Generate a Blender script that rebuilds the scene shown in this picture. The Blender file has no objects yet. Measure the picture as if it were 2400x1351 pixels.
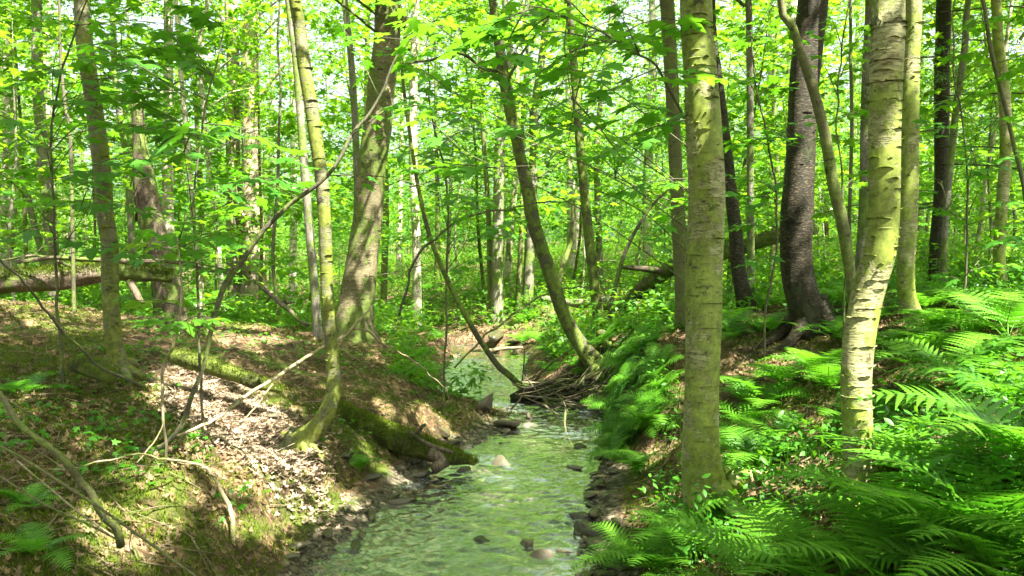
import bpy, math, random
import numpy as np
from mathutils import Vector
R_ = math.radians
rng = np.random.default_rng(11)
random.seed(11)
scene = bpy.context.scene
C = scene.collection

# ---------------------------------------------------------------- camera
F = 1884.0                      # focal length in pixels of the 2400 px wide photograph
CZ = 1.7
PITCH = math.atan(55 / F)
cam_d = bpy.data.cameras.new('camera')
cam = bpy.data.objects.new('camera', cam_d)
C.objects.link(cam)
cam_d.sensor_width = 36
cam_d.lens = 36 * F / 2400
cam_d.clip_start = 0.02
cam_d.clip_end = 1500
cam.location = (0, 0, CZ)
cam.rotation_euler = (math.pi / 2 - PITCH, 0, 0)
scene.camera = cam
# ---------------------------------------------------------------- sky and sun
SUN_EL = 58
SUN_AZ = 136                    # degrees clockwise from +Y (the viewing direction)
S = np.array([math.sin(R_(SUN_AZ)) * math.cos(R_(SUN_EL)), math.cos(R_(SUN_AZ)) * math.cos(R_(SUN_EL)), math.sin(R_(SUN_EL))])
world = bpy.data.worlds.new('World')
scene.world = world
world.use_nodes = True
nt = world.node_tree
sky = nt.nodes.new('ShaderNodeTexSky')
sky.sky_type = 'NISHITA'
sky.sun_disc = False
sky.sun_elevation = R_(SUN_EL)
sky.sun_rotation = R_(SUN_AZ)
sky.air_density = 0.7
sky.ozone_density = 0.3
sky.dust_density = 6.0
hs = nt.nodes.new('ShaderNodeHueSaturation')      # thin bright summer haze: a paler sky
hs.inputs['Saturation'].default_value = 0.4
hs.inputs['Value'].default_value = 1.3
nt.links.new(sky.outputs[0], hs.inputs['Color'])
nt.links.new(hs.outputs[0], nt.nodes['Background'].inputs[0])
nt.nodes['Background'].inputs[1].default_value = 0.07
sd = bpy.data.lights.new('sun', 'SUN')
sd.energy = 5.0
sd.angle = R_(0.5)
sd.color = (1.0, 0.95, 0.86)
sun = bpy.data.objects.new('sun', sd)
C.objects.link(sun)
sun.rotation_euler = Vector(S).to_track_quat('Z', 'Y').to_euler()
vs = scene.view_settings
vs.view_transform = 'Standard'
vs.look = 'None'
vs.gamma = 1
vs.use_curve_mapping = False
vs.exposure = 2.65
cy = scene.cycles
cy.max_bounces = 9
cy.diffuse_bounces = 3
cy.transmission_bounces = 6
cy.glossy_bounces = 3
cy.transparent_max_bounces = 12
cy.caustics_reflective = False
cy.caustics_refractive = False
cy.sample_clamp_indirect = 8
cy.use_denoising = True

# ---------------------------------------------------------------- noise, terrain
def _h(ix, iy, s):
    n = (ix.astype(np.int64) * 374761393 + iy.astype(np.int64) * 668265263 + s * 1274126177) & 0xffffffff
    n = ((n ^ (n >> 13)) * 1274126177) & 0xffffffff
    return ((n ^ (n >> 16)) & 0xffff) / 65535.0

def vnoise(x, y, s=0):
    x = np.asarray(x, float); y = np.asarray(y, float)
    ix = np.floor(x); iy = np.floor(y); fx = x - ix; fy = y - iy
    fx = fx * fx * (3 - 2 * fx); fy = fy * fy * (3 - 2 * fy)
    a = _h(ix, iy, s); b = _h(ix + 1, iy, s); c = _h(ix, iy + 1, s); d = _h(ix + 1, iy + 1, s)
    return (a * (1 - fx) + b * fx) * (1 - fy) + (c * (1 - fx) + d * fx) * fy

def fbm(x, y, s=0, o=4):
    r = 0; a = 0.5; t = 0
    for k in range(o):
        r = r + a * vnoise(np.asarray(x) * 2 ** k, np.asarray(y) * 2 ** k, s + k * 17); t += a; a *= 0.5
    return r / t - 0.5

YS = [-8, 0, 3, 4.38, 5.08, 5.72, 6.67, 7.45, 8.43, 9.1, 9.8, 10.5, 12.3, 14.6, 15.4, 16.2, 18, 22, 30, 60, 300]
LS = [-1.7, -1.5, -1.15, -1.0, -.98, -.90, -.68, -.36, .0, .24, -.35, -.75, -.98, -.95, -1.25, -1.9, -4.0, -7.5, -13, -26, -130]
RS = [-.2, .0, .3, .40, .42, .50, .72, .80, .95, 1.15, .95, .15, .07, .18, -.2, -.9, -3.0, -6.1, -11.4, -24, -128]

def edges(y):
    return np.interp(y, YS, LS), np.interp(y, YS, RS)

def sm(a, b, t):
    t = np.clip((t - a) / (b - a), 0, 1)
    return t * t * (3 - 2 * t)

def hgt(x, y):
    x = np.asarray(x, float); y = np.asarray(y, float)
    L, Rr = edges(y)
    w = 0.10 * fbm(x * 1.3, y * 1.3, 5) * 2
    dl = L - x + w; dr = x - Rr + w
    ln = np.interp(dl, [0, .12, .3, .5, .9, 2, 4, 7, 12, 30], [.0, .04, .12, .36, .52, .74, .98, 1.3, 1.7, 2.4])
    lf = np.interp(dl, [0, .15, .35, .8, 3, 6, 12, 30], [.0, .12, .32, .42, .55, .8, 1.2, 1.8])
    lp = np.interp(dl, [0, .5, 1.0, 1.5, 2.2, 4, 7, 12, 30], [.0, .07, .17, .42, .72, .98, 1.3, 1.7, 2.4])
    kp = sm(7.5, 8.3, y) * (1 - sm(10.6, 11.6, y))
    ln = ln * (1 - kp) + lp * kp
    k = sm(10, 14, y)
    hl = ln * (1 - k) + lf * k
    rn = np.interp(dr, [0, .25, .45, .7, 1, 2, 3, 5, 8, 30], [.0, .05, .12, .3, .45, .86, 1.16, 1.6, 2.1, 4])
    rm = np.interp(dr, [0, .12, .3, .5, 1, 2, 4, 8, 30], [.0, .15, .66, .84, .98, 1.14, 1.4, 1.95, 4])
    rf = np.interp(dr, [0, .3, 1, 2, 4, 8, 30], [.0, .2, .38, .55, .85, 1.3, 3])
    k1 = sm(6.2, 8.2, y); k2 = sm(9.7, 10.8, y)
    hr = (rn * (1 - k1) + rm * k1) * (1 - k2) + rf * k2
    inn = np.minimum(-dl, -dr)
    bed = -0.16 * np.clip(inn / 0.35, 0, 1) ** 0.7
    h = np.where(dl > 0, hl, np.where(dr > 0, hr, bed))
    out = np.clip(np.maximum(dl, dr) / 0.6, 0, 1)
    h = h + out * (0.22 * fbm(x * 0.5, y * 0.5, 1) + 0.22 * fbm(x * 1.8, y * 1.8, 9)) + 0.085 * (0.25 + out) * fbm(x * 6, y * 6, 3)
    h = h + 0.018 * np.clip(y - 24, 0, 400) + 0.012 * np.clip(np.abs(x) - 25, 0, 400)
    return h

def P(px, py, d):
    u = (px - 1200) / F; v = (675.5 - py) / F
    cp, sp = math.cos(PITCH), math.sin(PITCH)
    return np.array([u * d, d * (cp + v * sp), CZ + d * (v * cp - sp)])

def G(px, py, d0=1.6, d1=70.0):
    d = np.arange(d0, d1, 0.03)
    u = (px - 1200) / F; v = (675.5 - py) / F
    cp, sp = math.cos(PITCH), math.sin(PITCH)
    X = u * d; Y = d * (cp + v * sp); Z = CZ + d * (v * cp - sp)
    b = np.nonzero(Z < hgt(X, Y))[0]
    return float(d[b[0]]) if len(b) else d1

def proj(p):
    """where a world point falls in the 2400 px photograph; used to keep near leaves out of the view"""
    p = np.atleast_2d(p)
    cp, sp = math.cos(PITCH), math.sin(PITCH)
    dz = p[:, 2] - CZ
    dep = p[:, 1] * cp - dz * sp
    up = p[:, 1] * sp + dz * cp
    dd = np.maximum(dep, 1e-3)
    return 1200 + F * p[:, 0] / dd, 675.5 - F * up / dd, dep

# ---------------------------------------------------------------- materials
def new_mat(name):
    m = bpy.data.materials.new(name); m.use_nodes = True
    n = m.node_tree.nodes; n.clear()
    return m, n, m.node_tree.links

def N(n, t, **kw):
    o = n.new(t)
    for k, v in kw.items():
        if k in o.inputs.keys():
            o.inputs[k].default_value = v
        else:
            setattr(o, k, v)
    return o

def ramp(n, l, src, stops):
    r = n.new('ShaderNodeValToRGB')
    while len(r.color_ramp.elements) < len(stops): r.color_ramp.elements.new(0.5)
    for e, (p, c) in zip(r.color_ramp.elements, stops):
        e.position = p
        e.color = (*c, 1) if isinstance(c, tuple) else (c, c, c, 1)
    l.new(src, r.inputs[0])
    return r.outputs[0]

def mixc(n, l, f, a, b, mode='MIX'):
    m = n.new('ShaderNodeMix'); m.data_type = 'RGBA'; m.blend_type = mode
    for sock, v in ((m.inputs[0], f), (m.inputs[6], a), (m.inputs[7], b)):
        if hasattr(v, 'links'): l.new(v, sock)
        elif isinstance(v, tuple): sock.default_value = (*v, 1)
        else: sock.default_value = v
    return m.outputs[2]

def noise(n, l, vec, scale, detail=4, rough=0.55, stretch=None, loc=(0, 0, 0)):
    mp = n.new('ShaderNodeMapping')
    mp.inputs['Scale'].default_value = stretch or (1, 1, 1)
    mp.inputs['Location'].default_value = loc
    l.new(vec, mp.inputs[0])
    t = N(n, 'ShaderNodeTexNoise', Scale=scale, Detail=detail, Roughness=rough)
    l.new(mp.outputs[0], t.inputs['Vector'])
    return t.outputs[0]

def leaf_mat(name, dark, light, tdark, tlight, trans=0.45, rough=0.45, spec=0.35):
    m, n, l = new_mat(name)
    g = n.new('ShaderNodeNewGeometry')
    oi = n.new('ShaderNodeObjectInfo')
    a = N(n, 'ShaderNodeMath', operation='MULTIPLY_ADD'); l.new(oi.outputs['Random'], a.inputs[0]); a.inputs[1].default_value = 0.45
    b = N(n, 'ShaderNodeMath', operation='MULTIPLY'); l.new(g.outputs['Random Per Island'], b.inputs[0]); b.inputs[1].default_value = 0.55
    l.new(b.outputs[0], a.inputs[2])
    c1 = ramp(n, l, a.outputs[0], [(0.0, dark), (0.75, light), (1.0, tuple(min(1, v * 1.35) for v in light))])
    c2 = ramp(n, l, a.outputs[0], [(0.0, tdark), (0.75, tlight), (1.0, tuple(min(1, v * 1.2) for v in tlight))])
    p = N(n, 'ShaderNodeBsdfPrincipled', Roughness=rough)
    p.inputs['Specular IOR Level'].default_value = spec
    l.new(c1, p.inputs['Base Color'])
    t = n.new('ShaderNodeBsdfTranslucent'); l.new(c2, t.inputs[0])
    mx = n.new('ShaderNodeMixShader'); mx.inputs[0].default_value = trans
    l.new(p.outputs[0], mx.inputs[1]); l.new(t.outputs[0], mx.inputs[2])
    o = n.new('ShaderNodeOutputMaterial'); l.new(mx.outputs[0], o.inputs[0])
    return m

M = {}
M['maple'] = leaf_mat('maple_leaf', (.035, .13, .012), (.09, .25, .018), (.11, .34, .01), (.32, .58, .02))
M['maple_near'] = leaf_mat('maple_leaf_near', (.035, .15, .014), (.075, .24, .02), (.10, .36, .01), (.22, .55, .02), trans=.42)
M['far_leaf'] = leaf_mat('far_leaf', (.035, .13, .015), (.10, .26, .025), (.08, .28, .015), (.33, .60, .035), trans=.48)
M['fern'] = leaf_mat('fern_green', (.035, .14, .008), (.12, .30, .02), (.07, .31, .008), (.19, .52, .02), trans=.40, rough=.4)
M['herb'] = leaf_mat('herb_leaf', (.02, .10, .008), (.06, .21, .015), (.07, .28, .006), (.18, .46, .012), trans=.4)
M['needle'] = leaf_mat('needle', (.03, .10, .02), (.07, .19, .03), (.08, .22, .02), (.16, .34, .03), trans=.3)
M['litter'] = leaf_mat('dead_leaf', (.03, .019, .008), (.27, .195, .09), (.10, .05, .015), (.22, .13, .05), trans=.12, rough=.6)
M['lit_dry_leaf'] = leaf_mat('sunpatch_leaf', (.10, .07, .04), (.42, .325, .22), (.12, .08, .04), (.26, .18, .10), trans=.12, rough=.6)
M['moss'] = leaf_mat('moss', (.03, .055, .006), (.12, .165, .012), (.06, .11, .008), (.18, .25, .012), trans=.3, rough=.8, spec=.1)

def bark_mat(name, base, alt, dark, moss, axis='h', moss_tint_amt=.5, mark=.5, mark_col=None, bump=.4, scale=1.0, rough=.8):
    """horizontal-banded (birch, cherry) or vertically furrowed (maple) bark with lichen and moss blotches that also tint it green"""
    m, n, l = new_mat(name)
    tc = n.new('ShaderNodeTexCoord'); v = tc.outputs['Object']
    oi = n.new('ShaderNodeObjectInfo')
    ad = N(n, 'ShaderNodeVectorMath', operation='ADD'); l.new(v, ad.inputs[0])
    cb = n.new('ShaderNodeCombineXYZ')
    mu = N(n, 'ShaderNodeMath', operation='MULTIPLY'); mu.inputs[1].default_value = 37.0
    l.new(oi.outputs['Random'], mu.inputs[0]); l.new(mu.outputs[0], cb.inputs[0]); l.new(mu.outputs[0], cb.inputs[2])
    l.new(cb.outputs[0], ad.inputs[1]); v = ad.outputs[0]
    st = (1, 1, 6) if axis == 'h' else (6, 6, .8)
    big = noise(n, l, v, 2.2 * scale, 5, .6)
    col = mixc(n, l, ramp(n, l, big, [(.35, 0.0), (.65, 1.0)]), base, alt)
    med = noise(n, l, v, 7 * scale, 6, .7, st)
    col = mixc(n, l, ramp(n, l, med, [(.36, .6), (.6, 0.0)]), col, dark)
    fine = noise(n, l, v, 26 * scale, 3, .6, (1, 1, 7) if axis == 'h' else (5, 5, 1.2), (3, 1, 2))
    mk = ramp(n, l, fine, [(.60 - .1 * mark, 0.0), (.66 - .1 * mark, 1.0)])
    col = mixc(n, l, mk, col, mark_col or dark)
    lich = noise(n, l, v, 11 * scale, 6, .75, (1, 1, .9), (7, 3, 9))
    big2 = noise(n, l, v, 3.1 * scale, 3, .6, (1, 1, .8), (1, 8, 4))
    mm = N(n, 'ShaderNodeMath', operation='MULTIPLY'); lf = mixc(n, l, .45, lich, noise(n, l, v, 38 * scale, 4, .8)); l.new(lf, mm.inputs[0]); l.new(big2, mm.inputs[1])
    t = .30 - .12 * moss_tint_amt
    lm = ramp(n, l, mm.outputs[0], [(t, 0.0), (t + .025, 1.0)])
    mcol = mixc(n, l, ramp(n, l, noise(n, l, v, 16 * scale, 5, .8, None, (9, 9, 2)), [(.35, 0.0), (.65, 1.0)]), tuple(q * .5 for q in moss), tuple(q * 1.35 for q in moss))
    col = mixc(n, l, lm, col, mcol)
    vv = ramp(n, l, noise(n, l, v, 60 * scale, 5, .75, (1, 1, 2.2) if axis == 'h' else (2, 2, .6)), [(.3, .78), (.7, 1.18)])
    col = mixc(n, l, 1.0, col, vv, 'MULTIPLY')
    blot = ramp(n, l, noise(n, l, v, 5.5 * scale, 7, .8, (1, 1, 1.3), (4, 4, 1)), [(.575 if axis == 'h' else .63, 0.0), (.62 if axis == 'h' else .67, .8)])
    col = mixc(n, l, blot, col, tuple(c * .22 for c in dark) if axis == 'h' else dark)
    p = N(n, 'ShaderNodeBsdfPrincipled', Roughness=rough)
    p.inputs['Specular IOR Level'].default_value = .25
    l.new(col, p.inputs['Base Color'])
    h = mixc(n, l, .5, med, fine)
    h = mixc(n, l, lm, h, (1.0, 1.0, 1.0))
    bp = N(n, 'ShaderNodeBump', Strength=bump, Distance=.02)
    l.new(h, bp.inputs['Height']); l.new(bp.outputs[0], p.inputs['Normal'])
    o = n.new('ShaderNodeOutputMaterial'); l.new(p.outputs[0], o.inputs[0])
    return m

M['birch'] = bark_mat('birch_bark', (.31, .32, .12), (.42, .41, .21), (.09, .09, .03), (.20, .25, .04), 'h', .62, .45, (.10, .08, .035), .5, 1.0, .6)  # olive tint stands in partly for green bounce light from the leaves
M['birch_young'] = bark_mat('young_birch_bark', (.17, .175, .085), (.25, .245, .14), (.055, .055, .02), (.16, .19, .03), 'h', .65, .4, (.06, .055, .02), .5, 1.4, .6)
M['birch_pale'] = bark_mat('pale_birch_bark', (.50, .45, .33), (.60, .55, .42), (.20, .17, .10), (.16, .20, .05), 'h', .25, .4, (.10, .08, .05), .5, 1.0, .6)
M['yellow_birch'] = bark_mat('yellow_birch_bark', (.23, .20, .11), (.17, .155, .075), (.06, .05, .02), (.10, .14, .025), 'h', .6, .5, (.06, .045, .02), .8, .7)
M['cherry'] = bark_mat('dark_bark', (.020, .019, .009), (.034, .030, .014), (.008, .008, .004), (.035, .042, .014), 'h', .05, .35, (.15, .11, .06), .8, 1.1, .65)
M['grey'] = bark_mat('grey_bark', (.20, .19, .13), (.27, .25, .19), (.07, .065, .04), (.13, .18, .04), 'v', .45, .3, None, .7, 1.0)
M['mossy'] = bark_mat('mossy_bark', (.09, .085, .04), (.14, .135, .07), (.03, .03, .014), (.12, .17, .025), 'v', .7, .3, None, .8, 1.3)
M['shaggy'] = bark_mat('shaggy_bark', (.52, .44, .32), (.36, .28, .17), (.10, .07, .035), (.14, .17, .04), 'v', .15, .5, None, 1.0, .8)
M['sapling'] = bark_mat('sapling_bark', (.12, .13, .045), (.18, .18, .075), (.07, .065, .03), (.14, .18, .04), 'h', .4, .3, None, .4, 2.0)
M['dark_twig'] = bark_mat('twig_bark', (.09, .09, .05), (.16, .15, .09), (.04, .035, .02), (.13, .16, .04), 'v', .3, .3, None, .4, 2.0)
M['pale_stick'] = bark_mat('dead_stick', (.40, .34, .22), (.30, .25, .13), (.14, .11, .06), (.18, .20, .05), 'v', .2, .3, None, .4, 2.0)
M['soil'] = bark_mat('dark_soil', (.03, .02, .012), (.05, .035, .02), (.012, .009, .006), (.03, .04, .01), 'v', .3, .3, None, 1.0, 2.0)
M['litter_twig'] = bark_mat('litter_twig', (.16, .12, .07), (.26, .20, .12), (.05, .04, .02), (.10, .13, .03), 'v', .3, .3, None, .3, 2.0)
M['rot'] = bark_mat('rotten_wood', (.10, .078, .045), (.23, .185, .12), (.03, .022, .013), (.10, .14, .025), 'v', .45, .5, None, 1.0, 1.2)
M['mosslog'] = bark_mat('mossy_log', (.05, .062, .016), (.08, .095, .02), (.02, .016, .01), (.10, .13, .02), 'v', .8, .2, None, .9, 1.4, .9)

def rock_mat(name, a, b, rough):
    m, n, l = new_mat(name)
    tc = n.new('ShaderNodeTexCoord'); v = tc.outputs['Object']
    oi = n.new('ShaderNodeObjectInfo')
    c = mixc(n, l, noise(n, l, v, 6, 8, .7), a, b)
    sp = ramp(n, l, noise(n, l, v, 40, 4, .7), [(.35, .55), (.65, 1.15)])
    c = mixc(n, l, 1.0, c, sp, 'MULTIPLY')
    tint = ramp(n, l, oi.outputs['Random'], [(0, (.7, .72, .6)), (.5, (1, .92, .8)), (1, (1.5, 1.35, 1.15))])
    c = mixc(n, l, 1.0, c, tint, 'MULTIPLY')
    mo = ramp(n, l, noise(n, l, v, 9, 6, .7, None, (5, 2, 1)), [(.55, 0.0), (.62, .8)])
    c = mixc(n, l, mo, c, (.06, .09, .02))
    p = N(n, 'ShaderNodeBsdfPrincipled', Roughness=rough)
    l.new(c, p.inputs['Base Color'])
    bp = N(n, 'ShaderNodeBump', Strength=.5, Distance=.01)
    l.new(noise(n, l, v, 22, 8, .7), bp.inputs['Height']); l.new(bp.outputs[0], p.inputs['Normal'])
    o = n.new('ShaderNodeOutputMaterial'); l.new(p.outputs[0], o.inputs[0])
    return m
M['rock_wet'] = rock_mat('wet_stone', (.035, .035, .022), (.12, .11, .07), .22)
M['rock'] = rock_mat('dry_stone', (.07, .065, .045), (.18, .165, .12), .6)

def ground_mat():
    m, n, l = new_mat('forest_floor')
    g = n.new('ShaderNodeNewGeometry'); v = g.outputs['Position']
    vo = N(n, 'ShaderNodeTexVoronoi', Scale=26.0); 
    wn = N(n, 'ShaderNodeTexNoise', Scale=9.0, Detail=4.0)
    l.new(v, wn.inputs['Vector'])
    wv = N(n, 'ShaderNodeVectorMath', operation='MULTIPLY_ADD'); l.new(wn.outputs[1], wv.inputs[0]); wv.inputs[1].default_value = (.12, .12, .12); l.new(v, wv.inputs[2])
    l.new(wv.outputs[0], vo.inputs['Vector'])
    sep = n.new('ShaderNodeSeparateColor'); l.new(vo.outputs['Color'], sep.inputs[0])
    leafc = ramp(n, l, sep.outputs[0], [(0, (.045, .028, .014)), (.45, (.13, .08, .04)), (.8, (.24, .155, .08)), (1, (.36, .25, .14))])
    soil = mixc(n, l, noise(n, l, v, 14, 8, .7), (.02, .014, .008), (.085, .055, .03))
    col = mixc(n, l, ramp(n, l, noise(n, l, v, 3.5, 5, .65), [(.38, 0.0), (.55, 1.0)]), soil, leafc)
    ms = noise(n, l, v, 1.5, 7, .68, None, (3, 3, 0))
    msk = ramp(n, l, ms, [(.49, 0.0), (.56, .95)])
    mcol = mixc(n, l, noise(n, l, v, 18, 5, .7), (.02, .04, .005), (.10, .14, .012))
    col = mixc(n, l, msk, col, mcol)
    sn = n.new('ShaderNodeSeparateXYZ'); l.new(g.outputs['True Normal'], sn.inputs[0])
    stp = ramp(n, l, sn.outputs[2], [(.42, 1.0), (.62, 0.0)])
    col = mixc(n, l, stp, col, soil)
    # the stream bed: gravel and sand below the bank foot
    sx = n.new('ShaderNodeSeparateXYZ'); l.new(v, sx.inputs[0])
    lo = N(n, 'ShaderNodeMath', operation='MULTIPLY_ADD'); l.new(noise(n, l, v, 5, 4), lo.inputs[0]); lo.inputs[1].default_value = -.08; l.new(sx.outputs[2], lo.inputs[2])
    bedm = ramp(n, l, lo.outputs[0], [(.015, 1.0), (.06, 0.0)])
    vg = N(n, 'ShaderNodeTexVoronoi', Scale=22.0); l.new(wv.outputs[0], vg.inputs['Vector'])
    sg = n.new('ShaderNodeSeparateColor'); l.new(vg.outputs['Color'], sg.inputs[0])
    gr = ramp(n, l, sg.outputs[1], [(0, (.05, .042, .025)), (.5, (.13, .11, .07)), (.85, (.24, .20, .13)), (1, (.42, .35, .23))])
    ed = ramp(n, l, vg.outputs['Distance'], [(.25, 1.0), (.7, .35)])
    gr = mixc(n, l, 1.0, gr, ed, 'MULTIPLY')
    col = mixc(n, l, bedm, col, gr)
    p = N(n, 'ShaderNodeBsdfPrincipled', Roughness=.85)
    p.inputs['Specular IOR Level'].default_value = .2
    l.new(col, p.inputs['Base Color'])
    hh = mixc(n, l, .5, vo.outputs['Distance'], noise(n, l, v, 30, 6, .7))
    bp = N(n, 'ShaderNodeBump', Strength=.9, Distance=.03)
    l.new(hh, bp.inputs['Height']); l.new(bp.outputs[0], p.inputs['Normal'])
    o = n.new('ShaderNodeOutputMaterial'); l.new(p.outputs[0], o.inputs[0])
    return m
M['ground'] = ground_mat()

def water_mat():
    m, n, l = new_mat('stream_water')
    g = n.new('ShaderNodeNewGeometry'); v = g.outputs['Position']
    a = noise(n, l, v, 9, 4, .6, (1.0, 1.7, 1))
    b = noise(n, l, v, 34, 3, .6, (1.0, 1.5, 1), (2, 5, 0))
    h = mixc(n, l, .3, a, b)
    bp = N(n, 'ShaderNodeBump', Strength=.22, Distance=.02)
    l.new(h, bp.inputs['Height'])
    fr = N(n, 'ShaderNodeFresnel', IOR=1.36); l.new(bp.outputs[0], fr.inputs['Normal'])
    gl = N(n, 'ShaderNodeBsdfGlossy', Roughness=.015); gl.inputs[0].default_value = (1, 1, 1, 1)
    l.new(bp.outputs[0], gl.inputs['Normal'])
    tr = n.new('ShaderNodeBsdfTransparent'); tr.inputs[0].default_value = (.88, .92, .86, 1)
    df = n.new('ShaderNodeBsdfDiffuse'); df.inputs[0].default_value = (.34, .40, .44, 1)
    m0 = n.new('ShaderNodeMixShader'); m0.inputs[0].default_value = .13
    l.new(tr.outputs[0], m0.inputs[1]); l.new(df.outputs[0], m0.inputs[2])
    mf = N(n, 'ShaderNodeMath', operation='MULTIPLY'); mf.inputs[1].default_value = 3.4; mf.use_clamp = True
    l.new(fr.outputs[0], mf.inputs[0])
    mx = n.new('ShaderNodeMixShader'); l.new(mf.outputs[0], mx.inputs[0])
    l.new(m0.outputs[0], mx.inputs[1]); l.new(gl.outputs[0], mx.inputs[2])
    o = n.new('ShaderNodeOutputMaterial'); l.new(mx.outputs[0], o.inputs[0])
    return m
M['water'] = water_mat()

# ---------------------------------------------------------------- mesh helpers
def build_mesh(name, V, faces, mat, smooth=False):
    """V (n,3) array; faces = list of int arrays, each (m,k)"""
    me = bpy.data.meshes.new(name)
    V = np.asarray(V, np.float32)
    me.vertices.add(len(V)); me.vertices.foreach_set('co', V.ravel())
    fl = [np.asarray(f, np.int32) for f in faces if len(f)]
    tot = np.concatenate([np.full(len(f), f.shape[1], np.int32) for f in fl])
    idx = np.concatenate([f.ravel() for f in fl])
    me.loops.add(len(idx)); me.loops.foreach_set('vertex_index', idx)
    me.polygons.add(len(tot))
    st = np.concatenate([[0], np.cumsum(tot)[:-1]]).astype(np.int32)
    me.polygons.foreach_set('loop_start', st); me.polygons.foreach_set('loop_total', tot)
    if smooth: me.polygons.foreach_set('use_smooth', np.ones(len(tot), bool))
    me.update(calc_edges=True)
    me.materials.append(mat)
    return me

class MB:
    """collects pieces into one mesh"""
    def __init__(s): s.V = []; s.F = {3: [], 4: []}; s.n = 0
    def add(s, V, F):
        V = np.asarray(V); s.V.append(V)
        F = np.asarray(F)
        s.F[F.shape[1]].append(F + s.n); s.n += len(V)
        return s
    def mesh(s, name, mat, smooth=True, off=None):
        V = np.concatenate(s.V)
        if off is not None: V = V - np.asarray(off)
        return build_mesh(name, V, [np.concatenate(f) for f in s.F.values() if f], mat, smooth)

def resample(pts, rad, step):
    pts = np.asarray(pts, float); rad = np.asarray(rad, float)
    Pp = np.vstack([2 * pts[0] - pts[1], pts, 2 * pts[-1] - pts[-2]])
    out = []; ro = []
    for i in range(len(pts) - 1):
        p0, p1, p2, p3 = Pp[i:i + 4]
        k = max(1, int(np.linalg.norm(p2 - p1) / step))
        for t in np.arange(k) / k:
            out.append(.5 * (2 * p1 + (p2 - p0) * t + (2 * p0 - 5 * p1 + 4 * p2 - p3) * t * t + (3 * p1 - p0 - 3 * p2 + p3) * t ** 3))
            ro.append(rad[i] * (1 - t) + rad[i + 1] * t)
    out.append(pts[-1]); ro.append(rad[-1])
    return np.array(out), np.array(ro)

def tube(pts, rad, seg=10, step=.12, bump=.04, seed=0, flare=0, kink=0):
    c, r = resample(pts, rad, step)
    n = len(c)
    T = np.gradient(c, axis=0); T /= np.linalg.norm(T, axis=1)[:, None] + 1e-9
    u = np.cross(T[0], [0.13, 1, 0.05]); u /= np.linalg.norm(u)
    U = np.zeros((n, 3))
    for i in range(n):
        u = u - T[i] * np.dot(u, T[i]); u /= np.linalg.norm(u); U[i] = u
    W = np.cross(T, U)
    a = np.arange(seg) / seg * 2 * np.pi
    s = np.concatenate([[0], np.cumsum(np.linalg.norm(np.diff(c, axis=0), axis=1))])
    if kink:
        c = c + kink * (np.stack([fbm(s * 3, s * 0 + 5, seed + 1), fbm(s * 3, s * 0 + 9, seed + 2), fbm(s * 3, s * 0 + 2, seed + 3)], 1)) * np.minimum(1, s / .2)[:, None]
    A, SS = np.meshgrid(a, s)
    rr = r[:, None] * (1 + bump * 2 * (fbm(np.cos(A) * 1.2 + 7, SS * 2.2 + np.sin(A) * 1.2, seed) + .6 * fbm(np.cos(A) * 3 + 3, SS * 6 + np.sin(A) * 3, seed + 5)))
    if flare:
        k = np.exp(-SS / .22)
        rr = rr * (1 + flare * k * (.55 + .8 * np.clip(np.sin(A * 2.5 + seed), -.3, 1)))
    V = c[:, None, :] + rr[..., None] * (np.cos(A)[..., None] * U[:, None, :] + np.sin(A)[..., None] * W[:, None, :])
    V = V.reshape(-1, 3)
    i = np.arange(n - 1)[:, None] * seg; j = np.arange(seg)[None]; j2 = (j + 1) % seg
    Fq = np.stack([i + j, i + j2, i + seg + j2, i + seg + j], -1).reshape(-1, 4)
    V = np.vstack([V, c[:1], c[-1:]])
    k0 = n * seg
    jj = np.arange(seg)
    cap = np.concatenate([np.stack([np.full(seg, k0), (jj + 1) % seg, jj], 1), np.stack([np.full(seg, k0 + 1), (n - 1) * seg + jj, (n - 1) * seg + (jj + 1) % seg], 1)])
    capq = np.concatenate([cap, cap[:, -1:]], 1)
    return V, Fq, cap

def add_tube(mb, *a, **k):
    V, Fq, cap = tube(*a, **k)
    mb.V.append(V); mb.F[4].append(Fq + mb.n); mb.F[3].append(cap + mb.n); mb.n += len(V)

# leaf outlines, unit length along +Y, normal +Z
def leaf_tpl(half, c=(0, .35), fold=.18):
    right = [(x, y) for x, y in half]
    left = [(-x, y) for x, y in half[::-1] if x > 0]
    o = np.array(right + left, float)
    V = np.array([(c[0], c[1], 0)] + [(x, y, -fold * abs(x) - .12 * (y - .3) ** 2) for x, y in o])
    k = len(o)
    Ft = np.array([(0, 1 + i, 1 + (i + 1) % k) for i in range(k)])
    return V, Ft
MAPLE = leaf_tpl([(0, .02), (.16, -.10), (.30, -.02), (.46, -.04), (.38, .12), (.30, .20), (.46, .27), (.62, .46), (.46, .44), (.36, .50), (.20, .42), (.21, .62), (.14, .74), (0, 1.0)])
MAPLE_MID = leaf_tpl([(0, .02), (.40, -.05), (.27, .18), (.58, .45), (.20, .42), (.16, .72), (0, 1.0)])
MAPLE_FAR = (np.array([(0, 0, 0), (.42, .25, -.08), (.14, .52, 0), (0, 1, -.08), (-.14, .52, 0), (-.42, .25, -.08)]), np.array([(0, 1, 2), (0, 2, 3), (0, 3, 4), (0, 4, 5)]))
OVAL = (np.array([(0, 0, 0), (.2, .25, -.04), (.24, .5, -.05), (.12, .8, -.05), (0, 1, -.08), (-.12, .8, -.05), (-.24, .5, -.05), (-.2, .25, -.04), (0, .5, .02)]), np.array([(8, i, (i + 1) % 8) for i in range(8)]))
NEEDLE = (np.array([(0, 0, 0), (.10, .4, 0), (0, 1, -.05), (-.10, .4, 0)]), np.array([(0, 1, 2), (0, 2, 3)]))

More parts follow.
